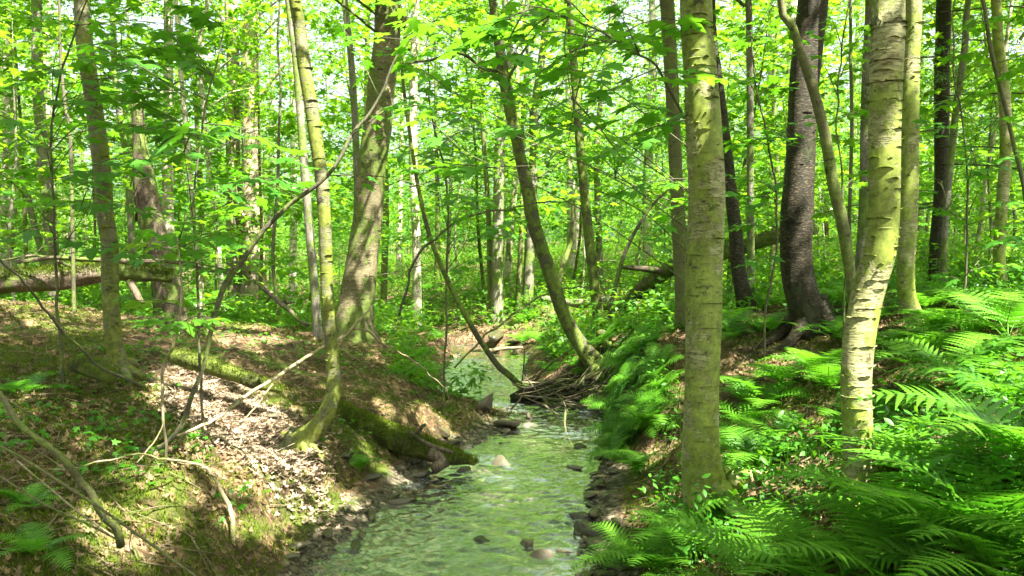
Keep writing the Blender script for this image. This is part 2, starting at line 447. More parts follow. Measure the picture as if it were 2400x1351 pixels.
def rot_frames(yaw, pitch, roll):
    cy_, sy = np.cos(yaw), np.sin(yaw); cp, sp = np.cos(pitch), np.sin(pitch); cr, sr = np.cos(roll), np.sin(roll)
    z = np.zeros_like(yaw); o = np.ones_like(yaw)
    Rz = np.stack([np.stack([cy_, -sy, z], -1), np.stack([sy, cy_, z], -1), np.stack([z, z, o], -1)], -2)
    Rx = np.stack([np.stack([o, z, z], -1), np.stack([z, cp, -sp], -1), np.stack([z, sp, cp], -1)], -2)
    Ry = np.stack([np.stack([cr, z, sr], -1), np.stack([z, o, z], -1), np.stack([-sr, z, cr], -1)], -2)
    return Rz @ Rx @ Ry

def scatter(tpl, pos, yaw, pitch, roll, size):
    """copies of a leaf outline at many places, as one V, F pair"""
    V0, F0 = tpl
    Rm = rot_frames(yaw, pitch, roll)
    V = np.einsum('nij,vj->nvi', Rm, V0) * np.asarray(size)[:, None, None] + pos[:, None, :]
    n = len(pos)
    Ff = (F0[None] + (np.arange(n) * len(V0))[:, None, None]).reshape(-1, 3)
    return V.reshape(-1, 3), Ff

def rnd_leaves(tpl, pos, size, tilt=.45, r=rng, var=.3, droop=-.25):
    n = len(pos)
    return scatter(tpl, pos, r.uniform(0, 2 * np.pi, n), r.normal(droop, tilt, n), r.normal(0, tilt, n), size * r.uniform(1 - var, 1 + var, n))

# ---------------------------------------------------------------- objects
def link(o, parent=None):
    C.objects.link(o)
    if parent is not None: o.parent = parent
    return o

def props(o, label=None, cat=None, group=None, kind=None):
    if label: o['label'] = label
    if cat: o['category'] = cat
    if group: o['group'] = group
    if kind: o['kind'] = kind
    return o

def thing(name, loc, label, cat, group=None, rz=0):
    o = bpy.data.objects.new(name, None); o.empty_display_size = .1
    o.location = tuple(map(float, loc)); o.rotation_euler = (0, 0, rz)
    C.objects.link(o)
    return props(o, label, cat, group)

def part(name, me, parent, label=None):
    o = bpy.data.objects.new(name, me); link(o, parent)
    if label: o['label'] = label
    return o

def solo(name, me, loc=(0, 0, 0), label=None, cat=None, group=None, kind=None):
    o = bpy.data.objects.new(name, me); o.location = tuple(map(float, loc)); C.objects.link(o)
    return props(o, label, cat, group, kind)

# ---------------------------------------------------------------- the setting
def grow(lo, hi, fine0, fine1, step, g):
    a = list(np.arange(fine0, fine1, step)); s = step
    while a[-1] < hi: s = min(s * g, 12); a.append(a[-1] + s)
    s = step; b = [fine0]
    while b[-1] > lo: s = min(s * g, 12); b.append(b[-1] - s)
    return np.array(b[:0:-1] + a)
gx = grow(-260, 260, -4.2, 4.2, .035, 1.05)
gy = grow(-60, 420, 2.2, 12, .035, 1.035)
XX, YY = np.meshgrid(gx, gy)
ZZ = hgt(XX, YY) + .018 * fbm(XX * 17, YY * 17, 21, 3) * 2
nx, ny = len(gx), len(gy)
ii = (np.arange(ny - 1)[:, None] * nx + np.arange(nx - 1)[None])
FQ = np.stack([ii, ii + 1, ii + nx + 1, ii + nx], -1).reshape(-1, 4)
solo('ground', build_mesh('ground', np.stack([XX, YY, ZZ], -1).reshape(-1, 3), [FQ], M['ground'], True), kind='structure', label='forest floor of dead leaves, moss and bare soil with stony stream bed')
# water sheet: follows the channel and slips under both banks
wy = np.concatenate([np.arange(-8, 2.5, .3), np.arange(2.5, 14, .018), np.arange(14, 20, .05), np.arange(20, 60, .5)])
nw = 150
Lw, Rw = edges(wy)
tt = np.linspace(0, 1, nw)
WX = (Lw - .22)[:, None] * (1 - tt) + (Rw + .22)[:, None] * tt
WY = np.repeat(wy[:, None], nw, 1)
WZ = .008 + .013 * fbm(WX * 7, WY * 9, 41, 3) * 2 + (.35 + 1.1 * np.clip(vnoise(WX * 2.2, WY * 1.5, 48) * 1.5 - .35, 0, 1)) * (.011 * fbm(WX * 9 + 1.5 * fbm(WX * 5, WY * 5, 3), WY * 19, 47, 2) * 2 + .008 * fbm(WX * 20, WY * 42, 42, 2) * 2) + np.interp(WY, [9.0, 9.6], [0, .05])
ii = (np.arange(len(wy) - 1)[:, None] * nw + np.arange(nw - 1)[None])
FQ = np.stack([ii, ii + 1, ii + nw + 1, ii + nw], -1).reshape(-1, 4)
solo('water', build_mesh('water', np.stack([WX, WY, WZ], -1).reshape(-1, 3), [FQ], M['water'], True), kind='structure', label='shallow rippling brook running between the banks')

# ---------------------------------------------------------------- canopy gaps cut along the sun's rays to place light patches
LIT = []
def lit_ground(px, py, r):
    d = G(px, py); LIT.append((P(px, py, d), r))
for px, py, r in [(470, 900, .28), (540, 930, .34), (590, 985, .3), (520, 960, .3), (470, 1050, .10), (560, 1060, .2), (620, 1070, .22), (660, 1110, .18), (700, 1150, .18), (740, 1190, .16),
                  (390, 1150, .11), (200, 960, .12), (650, 1010, .2), (560, 1230, .10), (1010, 975, .25), (905, 960, .16), (660, 1280, .14), (700, 1250, .1), (1130, 1120, .2), (940, 1125, .18), (850, 1050, .12), (900, 1020, .14), (970, 1030, .12),
                  (1880, 1010, .14), (1900, 960, .1), (1520, 1220, .12), (2150, 760, .3), (2180, 780, .2), (1740, 860, .12), (1850, 850, .10), (1080, 800, .6), (700, 740, .5), (540, 790, .25), (620, 800, .25), (100, 745, .25), (300, 720, .3), (420, 700, .15), (230, 700, .3),
                  (2210, 1010, .15), (2120, 1130, .12), (2300, 900, .2), (2240, 1150, .15), (1760, 1310, .15), (1180, 960, .2), (1330, 880, .3), (1450, 830, .3), (1280, 760, .6), (960, 770, .4), (1900, 640, .6), (1300, 1050, .3), (1180, 1180, .2), (1740, 1080, .15), (1800, 1120, .1)]:
    lit_ground(px, py, r)
_r = np.random.default_rng(3)
for _ in range(74):
    qx_ = _r.uniform(1450, 2400)
    if 1930 < qx_ < 2130 or 1570 < qx_ < 1720: continue
    lit_ground(qx_, 760 + 585 * _r.random() ** .75, _r.uniform(.07, .25))
for _ in range(16):
    lit_ground(_r.uniform(0, 1000), _r.uniform(740, 1200), _r.uniform(.04, .1))
for q in range(40):
    t_ = q / 39; lit_ground(470 + 260 * t_ + _r.uniform(-110, 110) * (1 - .5 * t_), 900 + 290 * t_ ** .9, .24)
for px, py, d, r in [(1655, 60, 4.3, .07), (1660, 130, 4.3, .07), (1665, 200, 4.3, .08), (1660, 280, 4.3, .07), (2090, 330, 4.2, .07), (2095, 400, 4.2, .07), (2100, 470, 4.2, .06), (860, 330, 9.6, .18), (850, 400, 9.6, .18), (850, 580, 9.6, .14), (590, 50, 11, .65), (590, 150, 11, .65), (590, 250, 11, .65), (590, 400, 11, .65), (590, 500, 11, .65), (585, 620, 11, .4), (330, 330, 11, .3), (335, 260, 11, .3),
                      (1725, 520, 8.5, .14), (1735, 600, 8.5, .14), (560, 370, 3.2, .12), (410, 750, 3.2, .2), (440, 545, 3.2, .15), (780, 830, 5.5, .08), (430, 690, 3.3, .15), (60, 640, 9.5, .3), (130, 630, 9.5, .25), (1900, 1000, 3.6, .08), (1750, 230, 12, .5), (2380, 600, 7, .3)]:
    LIT.append((P(px, py, d), r))
LITP = np.array([p for p, r in LIT]); LITR = np.array([r * 1.2 for p, r in LIT])

def sun_open(pos, soft=.35, r=rng):
    """True for leaves that leave the sun gaps open"""
    ok = np.ones(len(pos), bool)
    for p, rad in zip(LITP, LITR):
        v = pos - p
        t = v @ S
        d2 = (v * v).sum(1) - t * t
        ok &= ~((t > .5) & (d2 < (rad * (1 + r.uniform(-soft, soft, len(pos)))) ** 2))
    return ok

# ---------------------------------------------------------------- labels by landmark
LAND = []      # (x, y, phrase)
def near_phrase(x, y, k=0):
    d = sorted((math.hypot(x - a, y - b), a, b, w) for a, b, w in LAND)
    dist, a, b, w = d[k]
    if y > b + .45 * abs(x - a) + .3: rel = 'behind'
    elif y < b - .45 * abs(x - a) - .3: rel = 'in front of'
    else: rel = 'right of' if x > a else 'left of'
    return rel + ' ' + w

# ---------------------------------------------------------------- traced trees
def crown_clumps(mbl, mbt, top, base, r, rad, zlo, zhi, n, per, leaf, keep_out=True, tpl=MAPLE_MID, tilt=.4):
    """limbs from the trunk to leaf clumps; near clumps stay above the picture unless keep_out is off"""
    k = 0; tries = 0
    while k < n and tries < n * 12:
        tries += 1
        a = r.uniform(0, 2 * np.pi); q = rad * math.sqrt(r.uniform(.03, 1)); z = r.uniform(zlo, zhi)
        c = np.array([top[0] + q * math.cos(a), top[1] + q * math.sin(a), z])
        if keep_out:
            px, py, dep = proj(c - np.array([0, 0, .35]))
            if dep[0] > .3 and py[0] > -60 and -500 < px[0] < 2900: continue
        k += 1
        m = int(per * r.uniform(.6, 1.4))
        e = r.normal(0, 1, (m, 3)); e /= np.linalg.norm(e, axis=1)[:, None] + 1e-6
        e *= r.uniform(.2, 1, (m, 1)) ** .5 * np.array([.85, .85, .32]) * r.uniform(.7, 1.25)
        pos = c + e
        pos = pos[sun_open(pos, r=r) & sun_open(pos + [0, 0, -.06], r=r)]
        if keep_out and len(pos):
            px, py, dep = proj(pos)
            pos = pos[~((dep > .2) & (py > -40) & (px > -300) & (px < 2700))]
        if len(pos):
            mbl.add(*rnd_leaves(tpl, pos, leaf, tilt, r))
        if len(pos) < m * .45 or not sun_open(np.array([c, (c * 2 + np.array([top[0], top[1], z - .4])) / 3]), r=r).all(): continue
        f = min(1, max(0, (z - 1.6 - base[2]) / max(.1, top[2] - base[2])))
        s0 = base + (top - base) * min(f, .97)
        s0[2] = max(min(z - .5 * q, top[2] - .2), base[2] + 2)
        mid = (s0 + c) / 2 + np.array([0, 0, .15])
        add_tube(mbt, [s0, mid, c], [.024, .016, .006], seg=5, step=.5, bump=0)

TREES = {}
SHADE_TREES = [(3.6, -1.8, 4), (.6, -3.6, 4), (4.6, .6, 4), (7.2, 3.0, 4), (-2.8, -2.2, 3.6), (-5.5, 1.0, 3.4), (8.5, 6.0, 3.5), (1.9, -1.4, 3.2)]  # unseen maples added to throw shade from behind and beside the camera
def traced(key, name, label, cat, trace, mat, depth=None, H=9, flare=.5, seg=20, crown=None, stems=(), limbs=(), bump=.05, flakes=0, wob=.10, leafmat='maple', group=None, land=None, taper=.55, kmul=.92, moss=0):
    r = np.random.default_rng(abs(hash(key)) % 9999 if False else sum(ord(c) * (i + 3) for i, c in enumerate(key)))
    bx, by, bw = trace[-1]
    d = depth or G(bx, by)
    b = P(bx, by, d)
    zg = float(hgt(b[0], b[1]))
    base = np.array([b[0], b[1], zg])
    pts = []; rad = []
    for i, (px, py, w) in enumerate(trace[::-1]):
        p = P(px, py, d)
        p[1] += wob * (fbm(i * .37 + 3.3, 1.7, len(key)) * 2 if i else 0)
        pts.append(p); rad.append(w / 2 / F * d * kmul)
    if b[2] > zg + .12:             # the photo hides the foot: carry it on down to the ground
        pts.insert(0, np.array([b[0] + (pts[0][0] - pts[1][0]) * .2, b[1], zg])); rad.insert(0, rad[0] * 1.1)
    pts.insert(0, pts[0] - np.array([0, 0, .14 + max(0, pts[0][2] - zg)])); rad.insert(0, rad[0] * 1.05)
    pts = [p - base for p in pts]
    toptrace = pts[-1].copy()
    if H:
        dv = pts[-1] - pts[-3]; dv /= np.linalg.norm(dv); dv = dv * .6 + np.array([0, 0, .5]); dv /= np.linalg.norm(dv)
        z0 = pts[-1][2]; nst = 4
        for k in range(1, nst + 1):
            q = pts[-1] + dv * max(.3, (H - z0) / nst) + np.array([r.normal(0, .08), r.normal(0, .08), 0])
            pts.append(q); rad.append(rad[-1] * (taper ** (1 / nst)))
    root = thing(name, base, label, cat, group)
    mb = MB()
    add_tube(mb, pts, rad, seg=seg, step=.06 if seg > 14 else .12, bump=bump, seed=int(r.integers(99)), flare=flare)
    for st in stems:                # further stems of the same tree
        sp = [P(px, py, d + (st[0][3] if len(st[0]) > 3 else 0)) - base for px, py, w, *_ in st][::-1]
        sr = [w / 2 / F * d for px, py, w, *_ in st][::-1]
        add_tube(mb, sp, sr, seg=max(8, seg // 2), step=.1, bump=bump, seed=int(r.integers(99)))
    nq = 0
    if flakes:
        fb = mb
        cc, rr = resample(pts, rad, .04)
        sel = [i for i in range(len(cc)) if 0.15 < cc[i][2] < (toptrace[2] + .3)]
        for _ in range(flakes):
            i = sel[int(r.integers(len(sel)))]
            a = r.uniform(0, 2 * np.pi)
            n_ = np.array([math.cos(a), math.sin(a), 0]); t_ = np.array([-math.sin(a), math.cos(a), 0])
            if mat == 'shaggy' or mat == 'rot':
                Lh = r.uniform(.10, .45); w = r.uniform(.012, .035); lift = r.uniform(.012, .06)
                s = np.linspace(0, 1, 5)
                c0 = cc[i] + n_ * rr[i] * .96
                ax = [c0 + np.array([0, 0, -Lh * q]) + n_ * (lift * q ** 1.6 + .006) for q in s]
                V = []
                for q, p in zip(s, ax): V += [p - t_ * w * (1 - .5 * q), p + t_ * w * (1 - .6 * q) + n_ * .006]
            else:
                Lh = .015 + .12 * r.random() ** 2.5; w = r.uniform(.0015, .008); lift = r.uniform(.002, .014)
                s = np.linspace(0, 1, 5)
                V = []
                for q in s:
                    aa = a + (q - .5) * Lh / rr[i]
                    nn = np.array([math.cos(aa), math.sin(aa), 0])
                    p = cc[i] + nn * (rr[i] * 1.005)
                    cu = lift * (math.sin(q * 3.1) + .2)
                    V += [p + np.array([0, 0, w]), p + nn * cu + np.array([0, 0, -w * .3 + cu * .7])]
            fb.add(V, [(2 * j, 2 * j + 1, 2 * j + 3, 2 * j + 2) for j in range(4)]); nq += 4
    tr = mb.mesh('trunk', M[mat], True)
    if nq:
        tr.materials.append(M[mat])
        mi = np.zeros(len(tr.polygons), np.int32); mi[-nq:] = 1; tr.polygons.foreach_set('material_index', mi)
    part('trunk', tr, root)
    if d < 11.5 and H:
        rb = MB(); r0 = rad[1]
        for q in range(6):
            a = q * 1.05 + r.uniform(-.4, .4); Ln = r.uniform(2.5, 6) * r0 + .15; cv = r.normal(0, .5)
            pr = []
            for t in (0, .12, .35, .65, 1):
                x_ = base[0] + math.cos(a + cv * t) * (r0 * .5 + Ln * t); y_ = base[1] + math.sin(a + cv * t) * (r0 * .5 + Ln * t)
                pr.append(np.array([x_, y_, float(hgt(x_, y_)) + (r0 * 1.3 * (1 - t) ** 5 - .012 - .03 * t)]) - base)
            add_tube(rb, pr, [r0 * .5, r0 * .42, r0 * .26, r0 * .17, .004], seg=7, step=.04, bump=.12, seed=q, kink=.03)
        part('root', rb.mesh('root', M[mat], True), root)
    if limbs:
        lb = MB()
        for lm in limbs:
            lp = [P(px, py, d + dd) - base for px, py, w, dd in lm]; lr = [w / 2 / F * d for px, py, w, dd in lm]
            add_tube(lb, lp, lr, seg=6, step=.08, bump=.05, seed=int(r.integers(99)), kink=.06)
        part('limb', lb.mesh('limb', M[mat], True), root)
    if crown:
        ml, mt = MB(), MB()
        top = pts[-1] + base
        crown_clumps(ml, mt, top, base + toptrace * [1, 1, 0], r, *crown, tpl=MAPLE_MID)
        if ml.n:
            part('crown', ml.mesh('crown', M[leafmat], False, off=base), root)
            part('branch', mt.mesh('branch', M[mat], True, off=base), root)
    if land: LAND.append((base[0], base[1], land))
    TREES[key] = (root, base, d)
    return root

CR = lambda rad, zlo, zhi, n, per, leaf=.115, ko=True: (rad, zlo, zhi, n, per, leaf, ko)

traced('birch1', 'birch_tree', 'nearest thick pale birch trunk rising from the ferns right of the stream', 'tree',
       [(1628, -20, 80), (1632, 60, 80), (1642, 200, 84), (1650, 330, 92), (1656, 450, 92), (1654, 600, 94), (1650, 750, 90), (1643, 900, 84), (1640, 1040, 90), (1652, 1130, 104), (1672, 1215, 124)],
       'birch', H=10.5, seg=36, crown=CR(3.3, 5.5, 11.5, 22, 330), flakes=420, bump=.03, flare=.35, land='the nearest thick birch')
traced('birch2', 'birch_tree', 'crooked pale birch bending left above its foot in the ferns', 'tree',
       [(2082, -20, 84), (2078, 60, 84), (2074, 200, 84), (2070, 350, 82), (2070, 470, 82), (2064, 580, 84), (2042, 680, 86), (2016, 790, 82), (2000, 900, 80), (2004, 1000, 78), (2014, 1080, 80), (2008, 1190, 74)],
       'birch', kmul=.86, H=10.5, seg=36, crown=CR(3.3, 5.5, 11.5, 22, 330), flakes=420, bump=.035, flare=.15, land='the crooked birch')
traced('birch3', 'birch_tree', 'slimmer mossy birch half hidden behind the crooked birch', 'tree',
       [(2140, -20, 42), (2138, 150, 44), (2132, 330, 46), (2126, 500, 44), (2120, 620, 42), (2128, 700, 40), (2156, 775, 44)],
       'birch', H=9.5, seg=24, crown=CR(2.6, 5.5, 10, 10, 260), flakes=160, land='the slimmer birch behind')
traced('dark1', 'dark_tree', 'thick black barked tree curving at its foot on the fern slope', 'tree',
       [(1908, -20, 74), (1903, 60, 74), (1890, 180, 74), (1880, 300, 70), (1874, 400, 74), (1866, 500, 80), (1864, 570, 80), (1868, 640, 80), (1882, 710, 82), (1902, 762, 92)],
       'cherry', H=10, seg=30, crown=CR(3, 5.5, 10.5, 14, 260), flakes=40, flare=.15, land='the thick black trunk')
traced('dark2', 'dark_tree', 'slender black barked tree behind the nearest birch', 'tree',
       [(1672, 60, 20), (1684, 180, 22), (1696, 300, 28), (1710, 430, 32), (1722, 540, 34), (1730, 630, 36), (1742, 700, 38), (1752, 735, 42)],
       'cherry', H=8, seg=16, crown=CR(2.2, 6, 9, 6, 200), flakes=40, land='the slender black trunk')
traced('pale_stem', 'young_tree', 'thin pale olive stem leaning across the thick black trunk', 'tree',
       [(1822, -10, 18), (1850, 70, 20), (1878, 150, 23), (1902, 220, 25), (1928, 320, 27), (1948, 430, 29), (1966, 510, 30), (1984, 600, 29), (1996, 680, 26), (2004, 750, 26), (2012, 850, 26)],
       'sapling', depth=4.9, H=7, seg=16, crown=CR(1.8, 4.8, 7.5, 6, 200), flare=.1)
traced('grey1', 'smooth_tree', 'smooth grey-green trunk half hidden behind the nearest birch', 'tree',
       [(1562, -10, 36), (1570, 120, 36), (1578, 280, 34), (1584, 420, 34), (1592, 560, 36), (1598, 680, 38), (1602, 760, 44)],
       'sapling', depth=8.6, H=9, seg=18, crown=CR(2.6, 5.6, 9.5, 8, 240), land='the smooth grey trunk')
traced('lean1', 'leaning_tree', 'mossy tree leaning left over the brook from the fern bank', 'tree',
       [(1150, -20, 20), (1162, 60, 24), (1174, 130, 27), (1184, 200, 30), (1205, 300, 30), (1222, 380, 30), (1240, 460, 34), (1250, 520, 36), (1272, 590, 34), (1298, 670, 36), (1318, 730, 36), (1345, 785, 38), (1378, 832, 44), (1402, 862, 56)],
       'mossy', H=7.5, seg=20, crown=CR(2.5, 5.5, 8.5, 8, 220), bump=.07, land='the leaning mossy tree',
       limbs=[[(1172, 165, 12, 0), (1130, 160, 9, -.15), (1080, 128, 8, -.3), (1020, 140, 6, -.4), (930, 152, 5, -.5)], [(1185, 205, 9, 0), (1215, 140, 6, -.2), (1265, 70, 5, -.2), (1300, 10, 4, -.2)], [(1320, 732, 20, .1), (1300, 700, 16, .2), (1340, 560, 14, .5), (1345, 470, 10, .6)]])
traced('pole', 'leaning_pole_tree', 'thin lichen-spotted tree leaning left from the brushwood dam', 'tree',
       [(948, 230, 9), (958, 300, 9), (972, 390, 10), (985, 460, 11), (1008, 555, 12), (1035, 625, 13), (1062, 685, 13), (1095, 745, 14), (1130, 805, 15), (1172, 862, 16), (1222, 908, 18)],
       'mossy', depth=9.9, H=5.6, seg=10, bump=.1, flare=.1, land='the thin leaning tree')
traced('bigbirch', 'yellow_birch_tree', 'big flaking birch standing left of the brook', 'tree',
       [(912, -20, 70), (908, 40, 72), (905, 110, 72), (893, 210, 74), (886, 300, 76), (874, 380, 76), (866, 450, 78), (860, 520, 80), (852, 580, 84), (845, 640, 88), (838, 700, 94), (832, 755, 104), (836, 800, 120)],
       'yellow_birch', H=9.5, seg=34, crown=CR(3, 6, 10.5, 14, 260), flakes=260, flare=.3, bump=.05, kmul=.86, land='the big flaking birch',
       limbs=[[(930, 30, 22, 0), (945, 60, 16, -.1), (952, 20, 12, -.1)]])
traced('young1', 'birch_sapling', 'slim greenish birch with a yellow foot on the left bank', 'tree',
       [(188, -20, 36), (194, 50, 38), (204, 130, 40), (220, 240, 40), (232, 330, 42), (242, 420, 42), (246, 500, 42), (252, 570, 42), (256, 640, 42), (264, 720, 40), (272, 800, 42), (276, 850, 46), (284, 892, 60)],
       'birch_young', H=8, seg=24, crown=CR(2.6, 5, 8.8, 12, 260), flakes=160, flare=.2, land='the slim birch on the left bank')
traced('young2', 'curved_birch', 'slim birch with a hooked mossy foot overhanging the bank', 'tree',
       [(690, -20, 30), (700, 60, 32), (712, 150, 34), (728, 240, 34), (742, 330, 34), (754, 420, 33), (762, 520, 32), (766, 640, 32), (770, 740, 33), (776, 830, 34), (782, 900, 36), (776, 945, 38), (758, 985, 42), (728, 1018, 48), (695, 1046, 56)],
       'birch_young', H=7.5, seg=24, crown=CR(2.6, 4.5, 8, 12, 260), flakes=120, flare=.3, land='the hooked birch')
traced('shaggy', 'shaggy_tree', 'twin-trunked tree with shredded bark on the left bank', 'tree',
       [(592, -20, 38), (588, 80, 42), (584, 200, 44), (588, 320, 46), (592, 440, 50), (594, 550, 52), (594, 640, 58), (598, 738, 80)],
       'shaggy', H=9, seg=26, crown=CR(3, 6, 10, 12, 240), flakes=420, bump=.09, flare=.5, land='the shaggy twin trunk',
       stems=[[(540, -20, 28, .25), (546, 150, 30), (546, 300, 32), (548, 450, 34), (550, 600, 38), (562, 740, 50)]],
       limbs=[[(600, 250, 9, -.1), (630, 200, 9, -.3), (665, 152, 11, -.4)], [(620, 680, 14, -.1), (650, 700, 12, -.2), (690, 730, 12, -.3), (725, 760, 10, -.3)], [(560, 120, 8, -.1), (530, 60, 7, -.3), (490, 0, 6, -.5)], [(590, 560, 9, -.25), (560, 480, 8, -.3), (545, 380, 5, -.35)]])
traced('snag', 'dead_snag', 'broken dead trunk with a pale splintered top', 'snag',
       [(318, 200, 12), (324, 240, 22), (328, 300, 26), (332, 350, 34), (340, 410, 50), (350, 470, 56), (362, 540, 60), (380, 620, 62), (396, 705, 72)],
       'rot', depth=10.6, H=0, seg=22, flakes=160, bump=.16, flare=.3, land='the dead snag')
mid = [('c1', 'centre_tree', 'ragged grey trunk standing beyond the brook', [(1175, 290, 26), (1170, 400, 28), (1168, 500, 28), (1165, 600, 29), (1166, 725, 34)], 'grey', 17, 7),
       ('c2', 'centre_tree', 'grey trunk right of the ragged one beyond the brook', [(1252, 270, 22), (1250, 400, 22), (1245, 520, 26), (1240, 620, 27), (1236, 730, 28)], 'grey', 18, 9),
       ('c3', 'centre_tree', 'pale sunlit trunk standing between two grey trunks beyond the brook', [(1215, 330, 16), (1205, 450, 16), (1195, 560, 18), (1185, 720, 20)], 'birch_pale', 21, 9),
       ('c4', 'slim_tree', 'slim mottled tree right of the leaning mossy tree', [(1330, -10, 18), (1340, 90, 20), (1348, 200, 22), (1358, 330, 23), (1368, 440, 24), (1380, 560, 26), (1394, 680, 26), (1405, 768, 32)], 'mossy', 12.5, 8),
       ('c5', 'slim_tree', 'pale trunk with white sunlit foot left of the thin leaning tree', [(974, 60, 20), (968, 250, 22), (970, 420, 22), (976, 560, 22), (978, 735, 24)], 'birch_pale', 16, 9),
       ('c6', 'slim_tree', 'slim grey tree just left of the big flaking birch', [(808, -10, 16), (822, 120, 17), (832, 260, 18), (838, 420, 18), (838, 600, 19), (836, 700, 20)], 'grey', 13, 8),
       ('c7', 'slim_tree', 'straight slim trunk behind the hooked birch', [(676, -10, 18), (696, 150, 20), (708, 300, 20), (720, 450, 22), (732, 600, 22), (742, 750, 22)], 'grey', 11.5, 8),
       ('c8', 'slim_tree', 'grey trunk furthest left of the tall trees', [(88, -10, 24), (92, 200, 26), (106, 380, 30), (120, 520, 30), (122, 600, 32)], 'grey', 13.5, 9),
       ('c9', 'slim_tree', 'thin tree between the snag and the shaggy twin trunk', [(412, -10, 10), (425, 160, 11), (438, 300, 12), (452, 470, 14), (466, 620, 15), (472, 700, 16)], 'birch_pale', 13, 8),
       ('c10', 'slim_tree', 'thin straight trunk right of the slender black trunk', [(1752, -10, 17), (1756, 150, 17), (1758, 300, 18), (1758, 450, 18), (1760, 660, 20)], 'grey', 10, 8),
       ('c11', 'slim_tree', 'knotty trunk just left of the crooked birch', [(2036, -10, 22), (2030, 150, 24), (2028, 300, 26), (2026, 450, 28), (2018, 640, 30)], 'grey', 8.5, 8),
       ('c12', 'hemlock_tree', 'dark straight hemlock trunk with feathery boughs at right', [(2210, -10, 36), (2206, 150, 36), (2206, 300, 34), (2204, 450, 34), (2196, 590, 38)], 'cherry', 9.5, 9),
       ('c13', 'slim_tree', 'thin dark tree leaning against the hemlock', [(2268, -10, 15), (2258, 120, 16), (2240, 260, 17), (2225, 400, 16), (2215, 540, 16)], 'grey', 9, 7),
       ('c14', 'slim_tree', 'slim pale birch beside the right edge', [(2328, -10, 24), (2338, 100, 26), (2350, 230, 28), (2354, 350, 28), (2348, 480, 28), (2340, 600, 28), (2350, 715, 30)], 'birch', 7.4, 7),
       ('c15', 'slim_tree', 'thin white sunlit trunk between hemlock and right-hand birch', [(2340, 240, 10), (2325, 330, 11), (2308, 430, 12), (2298, 520, 12), (2290, 580, 12)], 'birch_pale', 11, 8),
       ('c16', 'slim_tree', 'thin bowed stem crossing the right-hand birch', [(2300, -10, 9), (2318, 120, 10), (2350, 240, 10), (2378, 350, 10), (2398, 440, 11), (2410, 560, 12)], 'dark_twig', 7.0, 5),
       ('c17', 'slim_tree', 'thin sapling stem in front of the far left trunk', [(138, -10, 7), (142, 120, 7), (155, 260, 8), (165, 330, 9)], 'dark_twig', 9, 6),
       ('c18', 'slim_tree', 'dark stem bowing right near the smooth grey trunk', [(1572, 440, 5), (1530, 480, 7), (1490, 540, 9), (1462, 600, 10), (1445, 660, 11), (1430, 730, 12)], 'dark_twig', 12, 0),
       ('c19', 'slim_tree', 'thin straight stem behind the pale leaning stem', [(1992, 100, 8), (1996, 300, 9), (1990, 500, 10), (1988, 640, 10)], 'grey', 10, 7),
       ('c20', 'slim_tree', 'slim trunk in the left wood beside the snag', [(262, -10, 14), (272, 200, 15), (300, 400, 16), (310, 600, 16)], 'grey', 15, 8),
       ('c21', 'slim_tree', 'white birch trunk seen far behind the shaggy twin trunk', [(470, 100, 12), (480, 300, 13), (505, 500, 13), (520, 690, 14)], 'birch_pale', 15, 8),
       ('c22', 'slim_tree', 'slender stem bent left just right of the shaggy trunk', [(655, 300, 7), (650, 450, 8), (640, 600, 9), (650, 720, 9)], 'dark_twig', 13, 6),
       ('c23', 'slim_tree', 'grey forking trunk left of the smooth grey trunk', [(1440, -10, 14), (1420, 150, 15), (1400, 330, 16), (1402, 520, 16), (1410, 700, 18)], 'grey', 19, 9),
       ('c24', 'slim_tree', 'thin trunk at the far left edge', [(20, -10, 14), (35, 300, 15), (70, 480, 15), (100, 610, 16)], 'grey', 14, 8)]
for key, nm, lab, tr_, mt_, dp, H_ in mid:
    names = {'centre_tree': 'maple_tree', 'slim_tree': 'slender_tree', 'hemlock_tree': 'hemlock_tree'}
    traced(key, names[nm], lab, 'tree', tr_, mt_, depth=dp, H=H_, seg=12, bump=.06, flare=.3,
           crown=CR(1.9, 4.0, 9.0, 5 if dp < 10 else 9, 170, .11, dp < 14.5) if H_ > 5.5 else None)
LAND += [(-5.3, 10, 'the big rotting log'), (.5, 9.7, 'the brushwood dam'), (-1.2, 6.9, 'the mossy log by the brook')]

# hemlock boughs: feathery sprays and bare twigs from the dark trunk
def hemlock_bough():
    root, base, d = TREES['c12']
    r = np.random.default_rng(5)
    mt, ml = MB(), MB()
    for k in range(46):
        z = r.uniform(.9, 6.5); a = r.uniform(0, 2 * np.pi); Ln = r.uniform(.8, 2.2)
        s = np.array([0, 0, z]); dirv = np.array([math.cos(a), math.sin(a), -.08])
        pts = [s + dirv * Ln * t + np.array([0, 0, -.25 * t * t * Ln * .5]) for t in (0, .5, 1)]
        add_tube(mt, pts, [.012, .008, .003], seg=4, step=.3, bump=0)
        if k % 3 and z > 1.6:
            t = r.uniform(.3, 1, 420)
            pos = s + dirv[None] * (Ln * t)[:, None] + np.stack([r.normal(0, .2, 420), r.normal(0, .2, 420), -.12 * t * t * Ln + r.normal(0, .03, 420)], 1)
            ml.add(*rnd_leaves(NEEDLE, pos, .05, .35, r))
        else:
            for _ in range(5):
                q = s + dirv * Ln * r.uniform(.3, .9)
                add_tube(mt, [q, q + r.normal(0, .16, 3)], [.004, .001], seg=3, step=.5, bump=0)
    part('bough', mt.mesh('bough', M['dark_twig']), root)
    part('needles', ml.mesh('needles', M['needle'], False), root)
hemlock_bough()
